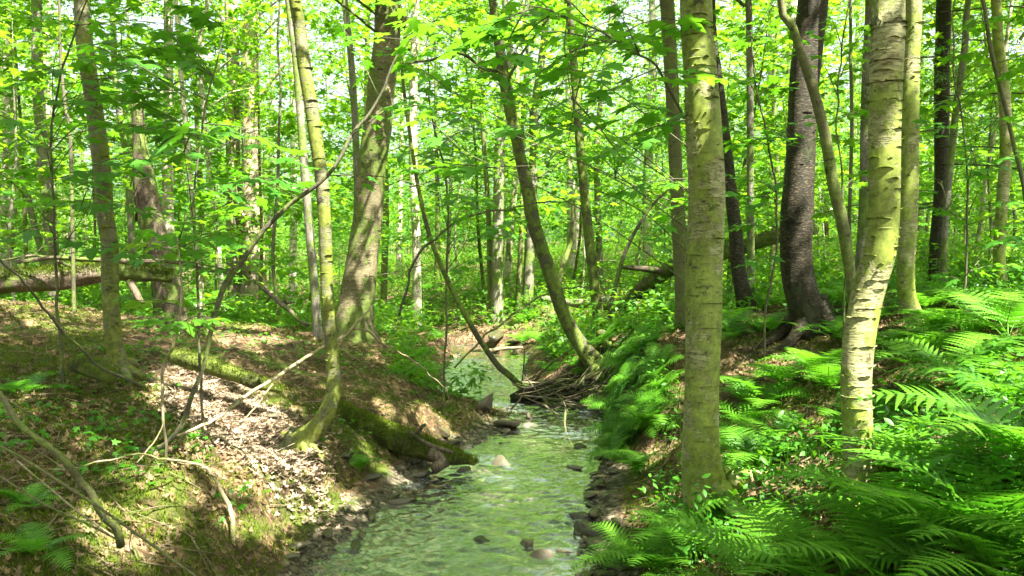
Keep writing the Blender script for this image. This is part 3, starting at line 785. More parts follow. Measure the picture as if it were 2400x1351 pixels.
for i, (x, y, rad_) in enumerate(SHADE_TREES):
    rr_ = np.random.default_rng(900 + i)
    b = np.array([x, y, float(hgt(x, y))]); H_ = rr_.uniform(9, 11)
    root = thing('maple_tree', b, 'unseen maple added for shade ' + ['behind right', 'right behind the viewer', 'just right of the viewer', 'right beyond the ferns', 'behind left', 'on the left bank', 'far right on the slope', 'close behind on the brook bank'][i], 'tree', 'unseen maples added for shade')
    mb = MB(); top = np.array([rr_.normal(0, .4), rr_.normal(0, .4), H_])
    add_tube(mb, [[0, 0, -.2], [0, 0, .2], top * .5, top], [.17, .15, .11, .04], seg=14, step=.2, bump=.06, flare=.5)
    part('trunk', mb.mesh('trunk', M['grey']), root)
    ml, mt = MB(), MB()
    crown_clumps(ml, mt, b + top, b, rr_, rad_, 5.5, 11.5, 34, 360, .125, True)
    part('crown', ml.mesh('crown', M['maple'], False, off=b), root)
    part('branch', mt.mesh('branch', M['grey'], True, off=b), root)

# ---------------------------------------------------------------- maple boughs and saplings close to the camera
def spray(ml, mt, p0, p1, n=7, leaf=.10, r=rng, droop=.05, w=.004, side=.10):
    """a twig from p0 to p1 carrying opposite pairs of maple leaves that lie almost flat"""
    p0 = np.asarray(p0, float); p1 = np.asarray(p1, float); ax = p1 - p0; Ln = np.linalg.norm(ax)
    mid_ = (p0 + p1) / 2 + np.array([0, 0, droop * Ln])
    add_tube(mt, [p0, mid_, p1], [w, w * .8, w * .4], seg=5, step=.1, bump=0)
    h = ax / Ln; sd_ = np.cross(h, [0, 0, 1]); sd_ /= np.linalg.norm(sd_) + 1e-6
    yaw0 = math.atan2(-h[0], h[1])
    pos = []; yaw = []; sz = []
    for i in range(n):
        t = (i + .7) / n
        c = (1 - t) ** 2 * p0 + 2 * t * (1 - t) * mid_ + t * t * p1
        for s in (-1, 1):
            if r.random() < .12: continue
            L2 = side * r.uniform(.4, 1.0) * (1.1 - .5 * t)
            q = c + sd_ * s * L2 + h * .03 + np.array([0, 0, r.normal(0, .012)])
            add_tube(mt, [c, q], [w * .35, w * .3], seg=3, step=.5, bump=0)
            pos.append(q); yaw.append(yaw0 - s * r.uniform(.5, 1.2)); sz.append(leaf * r.uniform(.7, 1.15) * (1.1 - .35 * t))
    pos.append(p1); yaw.append(yaw0); sz.append(leaf * .9)
    n_ = len(pos)
    V, F_ = scatter(MAPLE, np.array(pos), np.array(yaw), r.normal(-.28, .22, n_), r.normal(0, .22, n_), np.array(sz))
    ml.add(V, F_)

def leafy_sapling(name, label, stem, depth, mat, sprays, leaf=.10, foot=True, leafmat='maple_near', cat='sapling', extra=None):
    """stem traced in the photo; sprays are [(px0,py0,dd0,px1,py1,dd1,n)]"""
    r = np.random.default_rng(len(label) * 7 + len(stem))
    pts = [P(px, py, depth + dd) for px, py, w, dd in stem]; rad = [w / 2 / F * depth * .78 for px, py, w, dd in stem]
    if foot:
        z = float(hgt(pts[0][0], pts[0][1]))
        base = np.array([pts[0][0], pts[0][1], z])
        pts.insert(0, base - [0, 0, .08]); rad.insert(0, rad[0])
    else:
        base = pts[0].copy()
    root = thing(name, base, label, cat)
    mb, ml, mt = MB(), MB(), MB()
    add_tube(mb, [p - base for p in pts], rad, seg=9, step=.05, bump=.08, seed=len(label), kink=.05)
    part('stem', mb.mesh('stem', M[mat]), root)
    for s in sprays:
        spray(ml, mt, P(s[0], s[1], depth + s[2]) - base, P(s[3], s[4], depth + s[5]) - base, s[6], leaf, r)
    if extra:
        n_, x0, x1, y0, y1, d0, d1 = extra
        sp, _ = resample([P(px, py, depth + dd) - base for px, py, w, dd in stem], [1] * len(stem), .08)
        for _ in range(n_):
            a_ = P(r.uniform(x0, x1), r.uniform(y0, y1), depth + r.uniform(d0, d1)) - base
            k_ = min(range(len(sp)), key=lambda i: abs(sp[i][2] + .45 * math.hypot(sp[i][0] - a_[0], sp[i][1] - a_[1]) - a_[2]) + .25 * np.linalg.norm(sp[i] - a_))
            dv = a_ - sp[k_]; dv[2] *= .2; dv = dv / (np.linalg.norm(dv) + 1e-6) + r.normal(0, .35, 3) * [1, 1, .3]
            add_tube(mt, [sp[k_], (sp[k_] + a_) / 2 + r.normal(0, .05, 3) + [0, 0, .04], a_], [.0045, .003, .002], seg=4, step=.15, bump=0)
            spray(ml, mt, a_, a_ + dv / np.linalg.norm(dv) * r.uniform(.35, .6), int(r.integers(4, 7)), leaf, r)
    if ml.n:
        part('leaves', ml.mesh('leaves', M[leafmat], False), root)
        part('twig', mt.mesh('twig', M['dark_twig']), root)
    return root

leafy_sapling('arching_sapling', 'dark sapling arching from the left bank up across the wood', [(300, 1054, 15, 0), (365, 1052, 17, 0), (420, 1008, 17, 0), (455, 935, 14, 0), (480, 860, 13, 0), (497, 780, 15, 0), (520, 690, 17, 0), (560, 622, 18, 0), (612, 545, 16, 0), (680, 482, 14, 0), (770, 412, 12, 0), (826, 315, 11, .05), (885, 222, 8, .1), (945, 90, 7, .1), (985, -20, 6, .1)], 4.7, 'dark_twig',
              [(770, 412, 0, 1010, 440, .2, 5), (960, 440, .2, 1260, 388, .4, 5), (826, 315, 0, 1000, 210, .3, 5), (885, 222, .1, 800, 60, .2, 5), (560, 640, 0, 330, 610, -.2, 6), (945, 90, .1, 1100, 20, .2, 6), (700, 470, 0, 560, 400, .2, 5)], .085)
leafy_sapling('maple_sapling', 'small sunlit maple seedling with pale leaves before the slim birch', [(385, 880, 9, 0), (410, 820, 10, 0), (425, 740, 8, 0), (428, 640, 6, 0), (420, 560, 5, 0)], 4.6, 'pale_stick',
              [(420, 762, 0, 340, 752, -.5, 4), (424, 758, 0, 500, 748, -.45, 4), (424, 735, 0, 560, 705, .3, 5), (424, 720, 0, 320, 705, .2, 4), (428, 600, 0, 330, 570, .1, 4), (425, 580, 0, 520, 545, .1, 4), (421, 560, 0, 440, 520, -.4, 4)], .115, leafmat='maple')
leafy_sapling('maple_sapling', 'leafy maple sapling filling the upper left before the snag', [(150, 900, 9, 0), (140, 700, 9, 0), (128, 520, 8, 0), (120, 330, 7, 0), (150, 140, 6, 0), (200, 0, 5, 0)], 6.2, 'dark_twig',
              [(150, 140, 0, 330, 160, .3, 7), (130, 250, 0, 350, 240, -.3, 7), (122, 330, 0, 420, 300, -.6, 8), (150, 150, 0, 10, 210, -.3, 7), (122, 380, 0, 20, 420, .2, 6), (128, 480, 0, 360, 500, -.8, 8), (128, 520, 0, 20, 560, -.3, 5), (180, 60, 0, 420, 60, .3, 7), (180, 60, 0, 60, 40, -.3, 6), (125, 420, 0, 330, 400, .1, 6), (132, 560, 0, 330, 600, -.6, 7), (140, 200, 0, 480, 200, -.3, 8)], .15, extra=(15, 0, 300, -20, 520, -1.2, 1))
leafy_sapling('maple_sapling', 'maple sapling with broad layered leaves before the shaggy twin trunk', [(470, 870, 8, 0), (462, 700, 8, 0), (455, 520, 7, 0), (470, 330, 6, 0), (500, 180, 5, 0), (520, 60, 4, 0)], 5.2, 'dark_twig',
              [(455, 450, 0, 650, 420, -.7, 7), (462, 380, 0, 380, 290, -.2, 5), (455, 520, 0, 700, 430, -.4, 7), (470, 330, 0, 330, 240, .2, 6), (455, 560, 0, 540, 560, -.6, 4), (480, 290, 0, 700, 380, -.9, 7), (500, 180, 0, 400, 110, .2, 5), (458, 600, 0, 350, 540, -.3, 5), (520, 60, 0, 440, 20, 0, 5)], .15, extra=(6, 380, 500, 60, 420, -1, .4))
leafy_sapling('maple_sapling', 'maple sapling behind the nearest birch hanging large leaves over the brook', [(1655, 1000, 9, 0), (1660, 800, 9, 0), (1655, 600, 8, 0), (1645, 420, 8, 0), (1610, 280, 7, -.3), (1540, 160, 6, -.7), (1440, 90, 5, -1.1), (1330, 40, 4, -1.4), (1220, 10, 3, -1.6)], 5.2, 'dark_twig',
              [(1330, 40, -1.4, 1130, 60, -1.7, 6), (1300, 30, -1.5, 1200, 130, -1.9, 6), (1400, 70, -1.2, 1290, 250, -1.9, 6), (1440, 90, -1.1, 1380, 200, -1.6, 6), (1440, 90, -1.1, 1200, 220, -1.7, 6), (1540, 160, -.7, 1330, 300, -1.2, 6), (1610, 280, -.3, 1400, 370, -.8, 7), (1610, 280, -.3, 1470, 250, -.6, 6), (1645, 420, 0, 1450, 450, -.3, 7), (1380, 50, -1.2, 1300, -20, -1.4, 5), (1500, 130, -.9, 1440, 10, -.9, 6), (1250, 20, -1.6, 1080, 110, -1.8, 5), (1645, 440, 0, 1540, 560, -.2, 5), (1240, 10, -1.6, 1160, 170, -1.8, 6)], .13, extra=(16, 1030, 1560, -20, 420, -1.6, -.2))
leafy_sapling('maple_sapling', 'maple sapling with a lime green spray left of the thick black trunk', [(1785, 900, 7, 0), (1800, 700, 7, 0), (1822, 520, 6, 0), (1800, 340, 6, 0), (1770, 180, 5, 0), (1760, 20, 4, 0)], 7.2, 'dark_twig',
              [(1770, 180, 0, 1900, 80, -.3, 6), (1780, 240, 0, 1700, 100, -.2, 6), (1800, 340, 0, 1700, 300, .1, 6), (1800, 340, 0, 1930, 260, -.6, 5), (1822, 520, 0, 1760, 480, -.3, 6), (1790, 300, 0, 1860, 340, -.4, 5), (1765, 90, 0, 1690, 20, -.1, 6), (1765, 90, 0, 1850, 20, .2, 5), (1815, 440, 0, 1740, 420, -.2, 5), (1815, 600, 0, 1740, 620, -.2, 5)], .12, extra=(12, 1690, 1860, 0, 560, -.4, 1))
leafy_sapling('maple_sapling', 'maple sapling with yellow-green leaves between thick black trunk and crooked birch', [(1975, 800, 7, 0), (1978, 620, 7, 0), (1972, 450, 6, 0), (1965, 280, 5, 0), (1975, 120, 5, 0), (1990, 0, 4, 0)], 6.4, 'dark_twig',
              [(1975, 120, 0, 1950, 45, -.3, 4), (1970, 180, 0, 2030, 60, .3, 6), (1968, 240, 0, 1920, 130, .2, 5), (1965, 280, 0, 2030, 260, .2, 5), (1966, 320, 0, 1930, 330, .4, 5), (1972, 450, 0, 2030, 400, .4, 6), (1974, 520, 0, 1930, 500, .6, 5)], .115, leafmat='maple')
leafy_sapling('maple_sapling', 'maple sapling leafing out in front of the hemlock', [(2260, 820, 7, 0), (2262, 650, 7, 0), (2270, 480, 6, 0), (2262, 330, 5, 0), (2240, 180, 5, 0), (2230, 20, 4, 0)], 7.0, 'dark_twig',
              [(2262, 330, 0, 2160, 280, -.3, 6), (2270, 420, 0, 2390, 360, -.4, 7), (2250, 240, 0, 2380, 160, 0, 7), (2240, 160, 0, 2160, 60, .2, 6), (2270, 520, 0, 2160, 480, .3, 6), (2268, 560, 0, 2400, 520, .3, 7), (2235, 90, 0, 2340, 40, .2, 6), (2264, 660, 0, 2170, 640, .2, 5), (2264, 640, 0, 2380, 620, .2, 6)], .115, extra=(14, 2160, 2420, 0, 600, -.6, 1))
leafy_sapling('maple_sapling', 'maple sapling with drooping leaves between big flaking birch and leaning tree', [(1040, 880, 6, 0), (1045, 740, 7, 0), (1050, 560, 6, 0), (1040, 400, 6, 0), (1010, 250, 5, 0), (1000, 90, 4, 0)], 8.5, 'dark_twig',
              [(1040, 400, 0, 900, 320, -1.2, 6), (1040, 380, 0, 940, 360, -1.8, 6), (1030, 340, 0, 1120, 300, -.6, 6), (1010, 250, 0, 880, 270, -1.5, 6), (1010, 250, 0, 1130, 200, -.3, 6), (1050, 560, 0, 940, 560, -.3, 5), (1050, 520, 0, 1150, 480, 0, 6), (1005, 150, 0, 900, 120, -.5, 6), (1045, 640, 0, 1140, 600, 0, 5), (1000, 90, 0, 1090, 40, 0, 6)], .14, extra=(9, 930, 1160, 0, 560, -1.5, .5))

def stick(name, label, pts, mat='dark_twig', depth=4.5, forks=(), cat='branch', group=None, kink=.10):
    """a fallen or leaning bare branch; points are (px, py, width, depth) with depth None = lying on the ground"""
    W = []; Rd = []
    def place(seq):
        w_, r_ = [], []
        for px, py, w, dd in seq:
            w = w * .85
            if dd is None:
                d = G(px, py); p = P(px, py, d); p[2] += .02
            else: d = dd; p = P(px, py, d)
            w_.append(p); r_.append(w / 2 / F * d)
        return w_, r_
    W, Rd = place(pts)
    base = W[0].copy()
    o = MB()
    add_tube(o, [p - base for p in W], Rd, seg=8, step=.05, bump=.1, seed=len(label), kink=kink)
    rs = np.random.default_rng(len(label) + len(pts))
    cc, rr = resample([p - base for p in W], Rd, .05)
    for _ in range(int(len(cc) * .12)):
        i = int(rs.integers(len(cc) // 6, len(cc) - 1)); t = cc[i + 1] - cc[i]; t /= np.linalg.norm(t) + 1e-9
        dv = t * .7 + rs.normal(0, .6, 3); dv /= np.linalg.norm(dv); Ln = rs.uniform(.04, .28)
        add_tube(o, [cc[i], cc[i] + dv * Ln * .5, cc[i] + dv * Ln + rs.normal(0, .02, 3)], [rr[i] * .5, rr[i] * .35, .0008], seg=4, step=.06, bump=0)
    for f in forks:
        w_, r_ = place(f)
        add_tube(o, [p - base for p in w_], r_, seg=6, step=.05, bump=.1, seed=len(label) + 3, kink=kink)
    return solo(name, o.mesh(name, M[mat]), base, label, cat, group)

stick('fallen_branch', 'long pale forked stick reaching from the bank toward the big birch', [(415, 1022, 9, 4.6), (520, 965, 9, 4.9), (640, 900, 10, 5.3), (740, 832, 9, 5.7), (815, 775, 10, 6), (845, 735, 7, 6.1), (868, 712, 5, 6.2)], 'pale_stick',
      forks=[[(815, 775, 7, 6), (860, 780, 6, 6.3), (920, 820, 5, 6.8), (990, 858, 4, 7.3), (1030, 900, 4, 7.6), (1060, 935, 3, 7.9)], [(640, 900, 6, 5.3), (560, 1000, 4, 5.1)]])
stick('fallen_branch', 'thin dark stick slanting down across the slim birch foot', [(-40, 560, 5, 4.2), (40, 640, 6, 4.4), (120, 735, 7, 4.7), (220, 838, 8, 5), (330, 912, 9, 5.3)], 'dark_twig', forks=[[(40, 610, 4, 4.4), (110, 585, 3, 4.8), (190, 592, 3, 5.2)]])
stick('leaning_sapling', 'bent grey-green stem rising left at the bottom left corner', [(283, 1280, 22, 3.35), (272, 1235, 20, 3.3), (235, 1170, 19, 3.2), (200, 1118, 22, 3.2), (165, 1065, 18, 3.15), (100, 1000, 16, 3.1), (50, 945, 16, 3.1), (15, 905, 14, 3.1), (-30, 850, 13, 3.1)], 'sapling')
stick('fallen_branch', 'long thin stick lying down slope from left edge to bottom', [(-30, 1030, 7, 3.0), (80, 1090, 8, 3.0), (220, 1180, 8, 3.05), (340, 1265, 7, 3.1), (480, 1365, 7, 3.15)], 'sapling', kink=.015)
stick('fallen_branch', 'thin straight twig below the bent grey-green stem', [(-20, 1105, 6, 2.9), (100, 1180, 6, 2.95), (200, 1225, 6, 3.05), (285, 1270, 5, 3.15)], 'sapling', kink=.01)
stick('fallen_branch', 'thin twig crossing behind the bent grey-green stem', [(40, 1080, 5, 3.3), (110, 1140, 5, 3.3), (190, 1205, 6, 3.35), (275, 1262, 5, 3.4)], 'pale_stick', kink=.01)
stick('fallen_branch', 'slender bowed twig lying across the moss left of centre', [(115, 1100, 5, 3.5), (220, 1096, 5, 3.7), (330, 1082, 6, 4), (430, 1086, 7, 4.3), (490, 1110, 9, 4.4), (540, 1180, 13, 4.35), (552, 1260, 14, 4.3), (575, 1330, 12, 4.3)], 'pale_stick')
stick('fallen_branch', 'fine fallen twig crossing the bright litter patch', [(385, 985, 4, 4.4), (365, 1030, 4, 4.3), (330, 1078, 4, 4.1)], 'pale_stick')
stick('bowed_sapling', 'thin dark stem arching over the brook from the left ferns', [(935, 740, 7, 9), (955, 660, 7, 9), (975, 600, 7, 9), (1020, 555, 7, 9), (1080, 518, 7, 9), (1160, 495, 6, 9), (1230, 482, 5, 9), (1340, 478, 3, 9)], 'dark_twig', cat='sapling')
stick('fallen_branch', 'thin pole leaning from gravel bar up to the right', [(1065, 862, 5, 10.6), (1110, 815, 6, 10.8), (1160, 768, 6, 11), (1220, 725, 6, 11.2), (1295, 685, 5, 11.5), (1400, 672, 4, 11.8)], 'sapling')
stick('fallen_branch', 'dark bent bough arching over water by the right bank', [(1325, 955, 7, 8.6), (1322, 1000, 6, 8.2), (1350, 1050, 6, 7.9), (1400, 1058, 7, 7.7), (1460, 1030, 6, 7.7), (1520, 980, 4, 7.8)], 'dark_twig', forks=[[(1255, 1015, 3, 8.3), (1280, 1045, 3, 8.2), (1330, 1065, 3, 8), (1370, 1062, 4, 7.8)]])
stick('fallen_branch', 'slim pale stick standing in the ferns below the crooked birch', [(1925, 1285, 9, 3.75), (1918, 1210, 9, 3.75), (1908, 1150, 8, 3.75), (1920, 1110, 6, 3.75)], 'pale_stick', kink=.02)
stick('fallen_branch', 'forked dead branch on the bank below the shaggy twin trunk', [(600, 660, 12, 10.4), (640, 690, 12, 10.2), (670, 712, 14, 10), (690, 730, 12, 9.9), (725, 760, 12, 9.8)], 'rot', forks=[[(670, 712, 7, 10), (665, 690, 5, 10)], [(640, 690, 7, 10.2), (620, 712, 5, 10.2)]])

# ---------------------------------------------------------------- logs
def moss_tufts(mb, c, r, n, sz=.02, rr=rng, zmin=.0, spread=1.0):
    """short upward moss leaves over the top of a tube centreline"""
    i = rr.integers(0, len(c), n); a = rr.uniform(-1.45, 1.45, n) * spread
    T = np.gradient(c, axis=0); T /= np.linalg.norm(T, axis=1)[:, None]
    sd_ = np.cross(T, [0, 0, 1]); sd_ /= np.linalg.norm(sd_, axis=1)[:, None]; up = np.cross(sd_, T)
    nrm = sd_[i] * np.sin(a)[:, None] + up[i] * np.cos(a)[:, None]
    pos = c[i] + nrm * (r[i] * 1.0)[:, None] + rr.normal(0, .01, (n, 3))
    mb.add(*scatter(NEEDLE, pos, rr.uniform(0, 6.28, n), rr.uniform(.2, 1.5, n), rr.normal(0, .4, n), sz * rr.uniform(.6, 1.6, n)))

def log(name, label, pts, rads, mat, moss=0, stubs=(), seg=22, hollow=False, mossz=.02):
    W = [np.asarray(p, float) for p in pts]
    base = W[len(W) // 2].copy(); base[2] = W[len(W) // 2][2] - rads[len(W) // 2]
    root = thing(name, base, label, 'log')
    mb = MB()
    add_tube(mb, [p - base for p in W], rads, seg=seg, step=.04, bump=.24, seed=len(label), kink=.05)
    part('log_wood', mb.mesh('log_wood', M[mat]), root)
    if stubs:
        sb = MB()
        for s in stubs: add_tube(sb, [np.asarray(p) - base for p in s[0]], s[1], seg=8, step=.06, bump=.12, seed=3)
        part('broken_branch', sb.mesh('broken_branch', M['rot']), root)
    if moss:
        mm = MB(); c, r = resample([p - base for p in W], rads, .03)
        moss_tufts(mm, c, r, moss, mossz)
        part('moss_cover', mm.mesh('moss_cover', M['moss'], False), root)
    return root
Q = P
log('fallen_log', 'big rotting mossy log lying across the left edge', [Q(-120, 668, 8.6), Q(0, 662, 9), Q(130, 652, 9.4), Q(240, 640, 9.7), Q(330, 640, 10), Q(402, 648, 10.2)], [.12, .13, .125, .11, .095, .07], 'rot', 7000,
    stubs=[([Q(300, 655, 9.9), Q(315, 680, 9.8), Q(332, 712, 9.7)], [.05, .045, .04]), ([Q(180, 630, 9.5), Q(90, 600, 9.2), Q(0, 612, 9)], [.02, .015, .008])], mossz=.035)
log('thin_fallen_log', 'thin dead pole resting on the big rotting log', [Q(40, 615, 9), Q(150, 606, 9.1), Q(280, 612, 9.2), Q(420, 618, 9.4), Q(540, 645, 9.6)], [.02, .028, .03, .025, .015], 'rot')
log('mossy_log', 'moss-covered hollow log slanting down to the brook', [Q(770, 950, 6.9), Q(830, 985, 6.8), Q(900, 1018, 6.7), Q(960, 1040, 6.6), Q(1020, 1062, 6.55), Q(1070, 1075, 6.5), Q(1115, 1086, 6.5)], [.06, .09, .10, .10, .085, .065, .02], 'mosslog', 9000,
    stubs=[([Q(975, 1020, 6.5), Q(990, 1000, 6.4), Q(998, 995, 6.4)], [.018, .015, .012]), ([Q(1010, 1060, 6.4), Q(1040, 1085, 6.35), Q(1015, 1100, 6.3)], [.06, .05, .045]), ([Q(960, 1012, 6.5), Q(1010, 1045, 6.4), Q(1060, 1060, 6.35)], [.02, .02, .015])], mossz=.022)
log('mossy_log', 'half-buried dark mossy log before the arching sapling', [Q(405, 838, 6.3), Q(460, 850, 6.2), Q(520, 870, 6.1), Q(600, 898, 6.0), Q(660, 915, 6)], [.05, .065, .055, .045, .02], 'mosslog', 2600)
log('mossy_log', 'low mossy log lying left beside the slim birch foot', [Q(170, 855, 6.1), Q(225, 868, 6.0), Q(262, 890, 5.9)], [.05, .075, .05], 'mosslog', 1400)
log('fallen_log', 'mossy fallen trunk slanting up behind the smooth grey trunk', [Q(1400, 722, 13.5), Q(1460, 715, 13), Q(1510, 672, 12.5), Q(1570, 632, 12), Q(1640, 600, 11.4), Q(1700, 588, 11), Q(1800, 560, 10.6), Q(1900, 535, 10)], [.08, .09, .1, .1, .1, .1, .09, .08], 'mossy', 3000,
    stubs=[([Q(1570, 640, 12), Q(1520, 632, 12), Q(1450, 625, 12)], [.05, .05, .03])], mossz=.04)
log('fallen_log', 'grey fallen trunk lying low beyond the brook', [Q(1270, 700, 17), Q(1350, 712, 16.5), Q(1440, 705, 16)], [.07, .09, .1], 'grey', 0)
log('driftwood_log', 'small pale driftwood pole on the far gravel bar', [Q(1105, 822, 14.3), Q(1150, 822, 14.4), Q(1225, 815, 14.6)], [.02, .03, .02], 'pale_stick', 0)

# brushwood dam: many sticks lodged across the channel; each is countable
def dam():
    r = np.random.default_rng(8)
    for k in range(110):
        x0 = r.uniform(1195, 1440); y0 = r.uniform(895, 962); a = r.normal(-.05, .75)
        Lp = r.uniform(50, 210)
        d = r.uniform(9.0, 9.9)
        x1 = x0 + Lp * math.cos(a); y1 = min(972, y0 + Lp * math.sin(a) * .6)
        w = r.uniform(1.4, 4.4)
        pts = [P(x0, y0, d), P((x0 + x1) / 2, (y0 + y1) / 2 + r.normal(0, 7), d - r.uniform(-.1, .2)), P(x1, y1, d - r.uniform(-.2, .3))]
        for p in pts: p[2] = max(p[2], float(hgt(p[0], p[1])) + .01, .02)
        o = MB(); b = pts[0].copy()
        add_tube(o, [p - b for p in pts], [w / 2 / F * d, w / 2 / F * d, .002], seg=6, step=.1, bump=.1, seed=k, kink=.05)
        tone = r.choice(['pale_stick', 'dark_twig', 'rot'])
        lab = {'pale_stick': 'pale bare stick lodged in the brushwood dam', 'dark_twig': 'dark bare stick lodged in the brushwood dam', 'rot': 'brown rotten stick lodged in the brushwood dam'}[tone]
        solo('stick', o.mesh('stick', M[str(tone)]), b, lab, 'stick', 'sticks lodged in the brushwood dam')
    # the soil and root mass they are lodged against
    V = []; Fq = []
    o = MB()
    c = [P(1200, 925, 9.7), P(1250, 925, 9.8), P(1320, 930, 9.9), P(1400, 930, 9.9), P(1480, 925, 9.9), P(1560, 915, 9.9)]
    for p, z in zip(c, [.08, .14, .14, .16, .2, .24]): p[2] = z
    b = c[0].copy()
    add_tube(o, [p - b for p in c], [.06, .12, .15, .14, .16, .2], seg=24, step=.04, bump=.3, seed=4)
    solo('root_clump', o.mesh('root_clump', M['soil']), b, 'dark clump of roots and soil under the brushwood dam', 'root clump')
dam()

# ---------------------------------------------------------------- stones
def rock_mesh(seed, flat=.6, sharp=.3, sub=3):
    import bmesh
    bm = bmesh.new(); bmesh.ops.create_icosphere(bm, subdivisions=sub, radius=1)
    V = np.array([v.co[:] for v in bm.verts]); Ff = np.array([[v.index for v in f.verts] for f in bm.faces]); bm.free()
    r = np.random.default_rng(seed)
    for k in range(16):             # planar facets chipped off
        n = r.normal(0, 1, 3); n /= np.linalg.norm(n); h = r.uniform(.38, .78)
        d = V @ n
        V = V - np.where(d > h, (d - h) * (1 - .06), 0)[:, None] * n
    V = V * (1 + .12 * fbm(V[:, 0] * 2 + seed, V[:, 1] * 2 + V[:, 2] * 2, seed)[:, None] * 2 + .05 * fbm(V[:, 0] * 6, V[:, 1] * 6 + V[:, 2] * 6, seed + 3)[:, None] * 2)
    V = V * np.array([1, r.uniform(.7, 1), flat * r.uniform(.7, 1.2)])
    return V, Ff
RW = [build_mesh('stone', *(lambda a: (a[0], [a[1]]))(rock_mesh(i)), M['rock_wet'], False) for i in range(5)]
RD = [build_mesh('stone', *(lambda a: (a[0], [a[1]]))(rock_mesh(i + 20)), M['rock'], False) for i in range(5)]
def stone(x, y, z, s, wet, k, label, group, rz=None, sc=(1, 1, 1), tilt=0):
    o = solo('stone', (RW if wet else RD)[k % 5], (x, y, z), label, 'stone', group)
    o.scale = (s * sc[0], s * sc[1], s * sc[2]); o.rotation_euler = (tilt, tilt * .5, rz if rz is not None else k * 1.7)
for i, (px, py, w, wet, sc, lab) in enumerate([
    (1125, 1318, 46, 1, (1, 1, 1.3), 'dark pointed stone standing in the brook at the bottom'),
    (1230, 1318, 60, 1, (1, 1, 1.1), 'rounded brown stone leftmost of the bottom pair in the brook'),
    (1268, 1332, 58, 0, (1, .9, 1), 'pale yellowish stone beside the brown one at the bottom'),
    (1365, 1240, 44, 1, (1, 1, 1.3), 'round mossy stone at the right water edge'),
    (1392, 1272, 50, 1, (1, 1, 1.1), 'broad dark stone below the round mossy one'),
    (1335, 1212, 36, 1, (1, .8, .7), 'small brown wedge stone near right water edge'),
    (1092, 1132, 46, 1, (1, .9, 1), 'dark wet stone midstream below the mossy log'),
    (1172, 1118, 56, 0, (1, 1, .8), 'pale rounded boulder glistening midstream'),
    (1140, 948, 62, 0, (.9, .7, 1.8), 'pointed grey boulder at the tip of the left bank'),
    (1196, 985, 66, 1, (1.2, .8, .9), 'flat dark slab below the pointed boulder'),
    (1242, 980, 34, 0, (.7, .7, 1.5), 'small upright tan stone in midstream riffle'),
    (1236, 1002, 44, 0, (1.2, .8, .5), 'low pinkish stone at the riffle'),
    (1068, 905, 40, 1, (1, .8, 1), 'dark wedge stone at the left water edge upstream'),
    (930, 1175, 60, 1, (1.3, .7, .5), 'flat dark stone near left shore'),
    (765, 1250, 46, 1, (1.2, .8, .8), 'greenish stone against the left bank foot'),
    (700, 1275, 54, 0, (1.3, .9, .6), 'pale stone on the left gravel shore'),
    (1035, 1238, 48, 0, (1.2, .8, .4), 'tan stone just under the surface midstream'),
    (870, 1115, 40, 0, (1.3, .8, .6), 'pale stone beside the mossy log end'),
    (1040, 1010, 42, 1, (1.3, .9, .8), 'mossy stone on left shore above the mossy log'),
    (1360, 1060, 44, 1, (1.2, .8, .7), 'dark stone beside the right ferns midstream'),
    (1345, 1115, 52, 1, (1.3, .8, .6), 'flat wet stone at the right water edge'),
    (1410, 1130, 46, 1, (1.2, .9, .8), 'dark stone tucked under the right bank ferns'),
    (1290, 1190, 34, 1, (1.2, .8, .5), 'small wet stone right of midstream'),
    (645, 975, 44, 0, (1.1, .9, .8), 'mossy yellowish stone on the bright litter slope'),
    (1205, 800, 30, 1, (1.2, .8, .8), 'small boulder under the far bank of the brook'),
    (1165, 780, 60, 1, (1.3, .9, 1), 'large dark boulder in the far bank of the brook')]):
    d = G(px, py + w * .3); p = P(px, py + w * .3, d)
    s = w / 2 / F * d * 1.15
    stone(p[0], p[1], max(float(hgt(p[0], p[1])), -.03) + s * .34, s * 1.1, wet, i, lab, None, sc=sc, tilt=.1 * (i % 3))
r = np.random.default_rng(31)
for i in range(285):
    y = 3.6 + 12 * r.random() ** 1.6
    L, Rr = map(float, edges(y))
    side = r.random()
    if side < .42: x = Rr + r.normal(.05, .16); lab = 'small dark wet stone along the right water edge'; wet = 1
    elif side < .78: x = L - r.normal(.02, .14); wet = int(r.random() < .45); lab = 'small wet stone along the left shore' if wet else 'small pale stone along the left shore'
    else: x = r.uniform(L, Rr); lab = 'small stone lying in the shallow water'; wet = 1
    s = (.028 + .085 * r.random() ** 1.8) * (.8 if side > .78 else 1)
    z = float(hgt(x, y))
    if side > .78: z = max(z, -.055)
    stone(x, y, z + s * r.uniform(.0, .35), s, wet, int(r.integers(5)), lab, 'small stones along the brook', rz=r.uniform(0, 6), sc=(1.2, .9, r.uniform(.5, .9)))
for i in range(56):
    y = 3.9 + 6.5 * r.random() ** 1.3
    L, Rr = map(float, edges(y))
    right = i % 5 < 3
    x = Rr + r.normal(.06, .1) if right else L - r.normal(.0, .1)
    s = r.uniform(.045, .105)
    stone(x, y, max(float(hgt(x, y)), -.04) + s * r.uniform(.0, .3), s, 1, int(r.integers(5)), 'larger dark mossy stone at the ' + ('right' if right else 'left') + ' water edge', 'larger dark stones along the brook', rz=r.uniform(0, 6), sc=(1.2, .9, r.uniform(.6, 1)), tilt=r.uniform(-.3, .3))
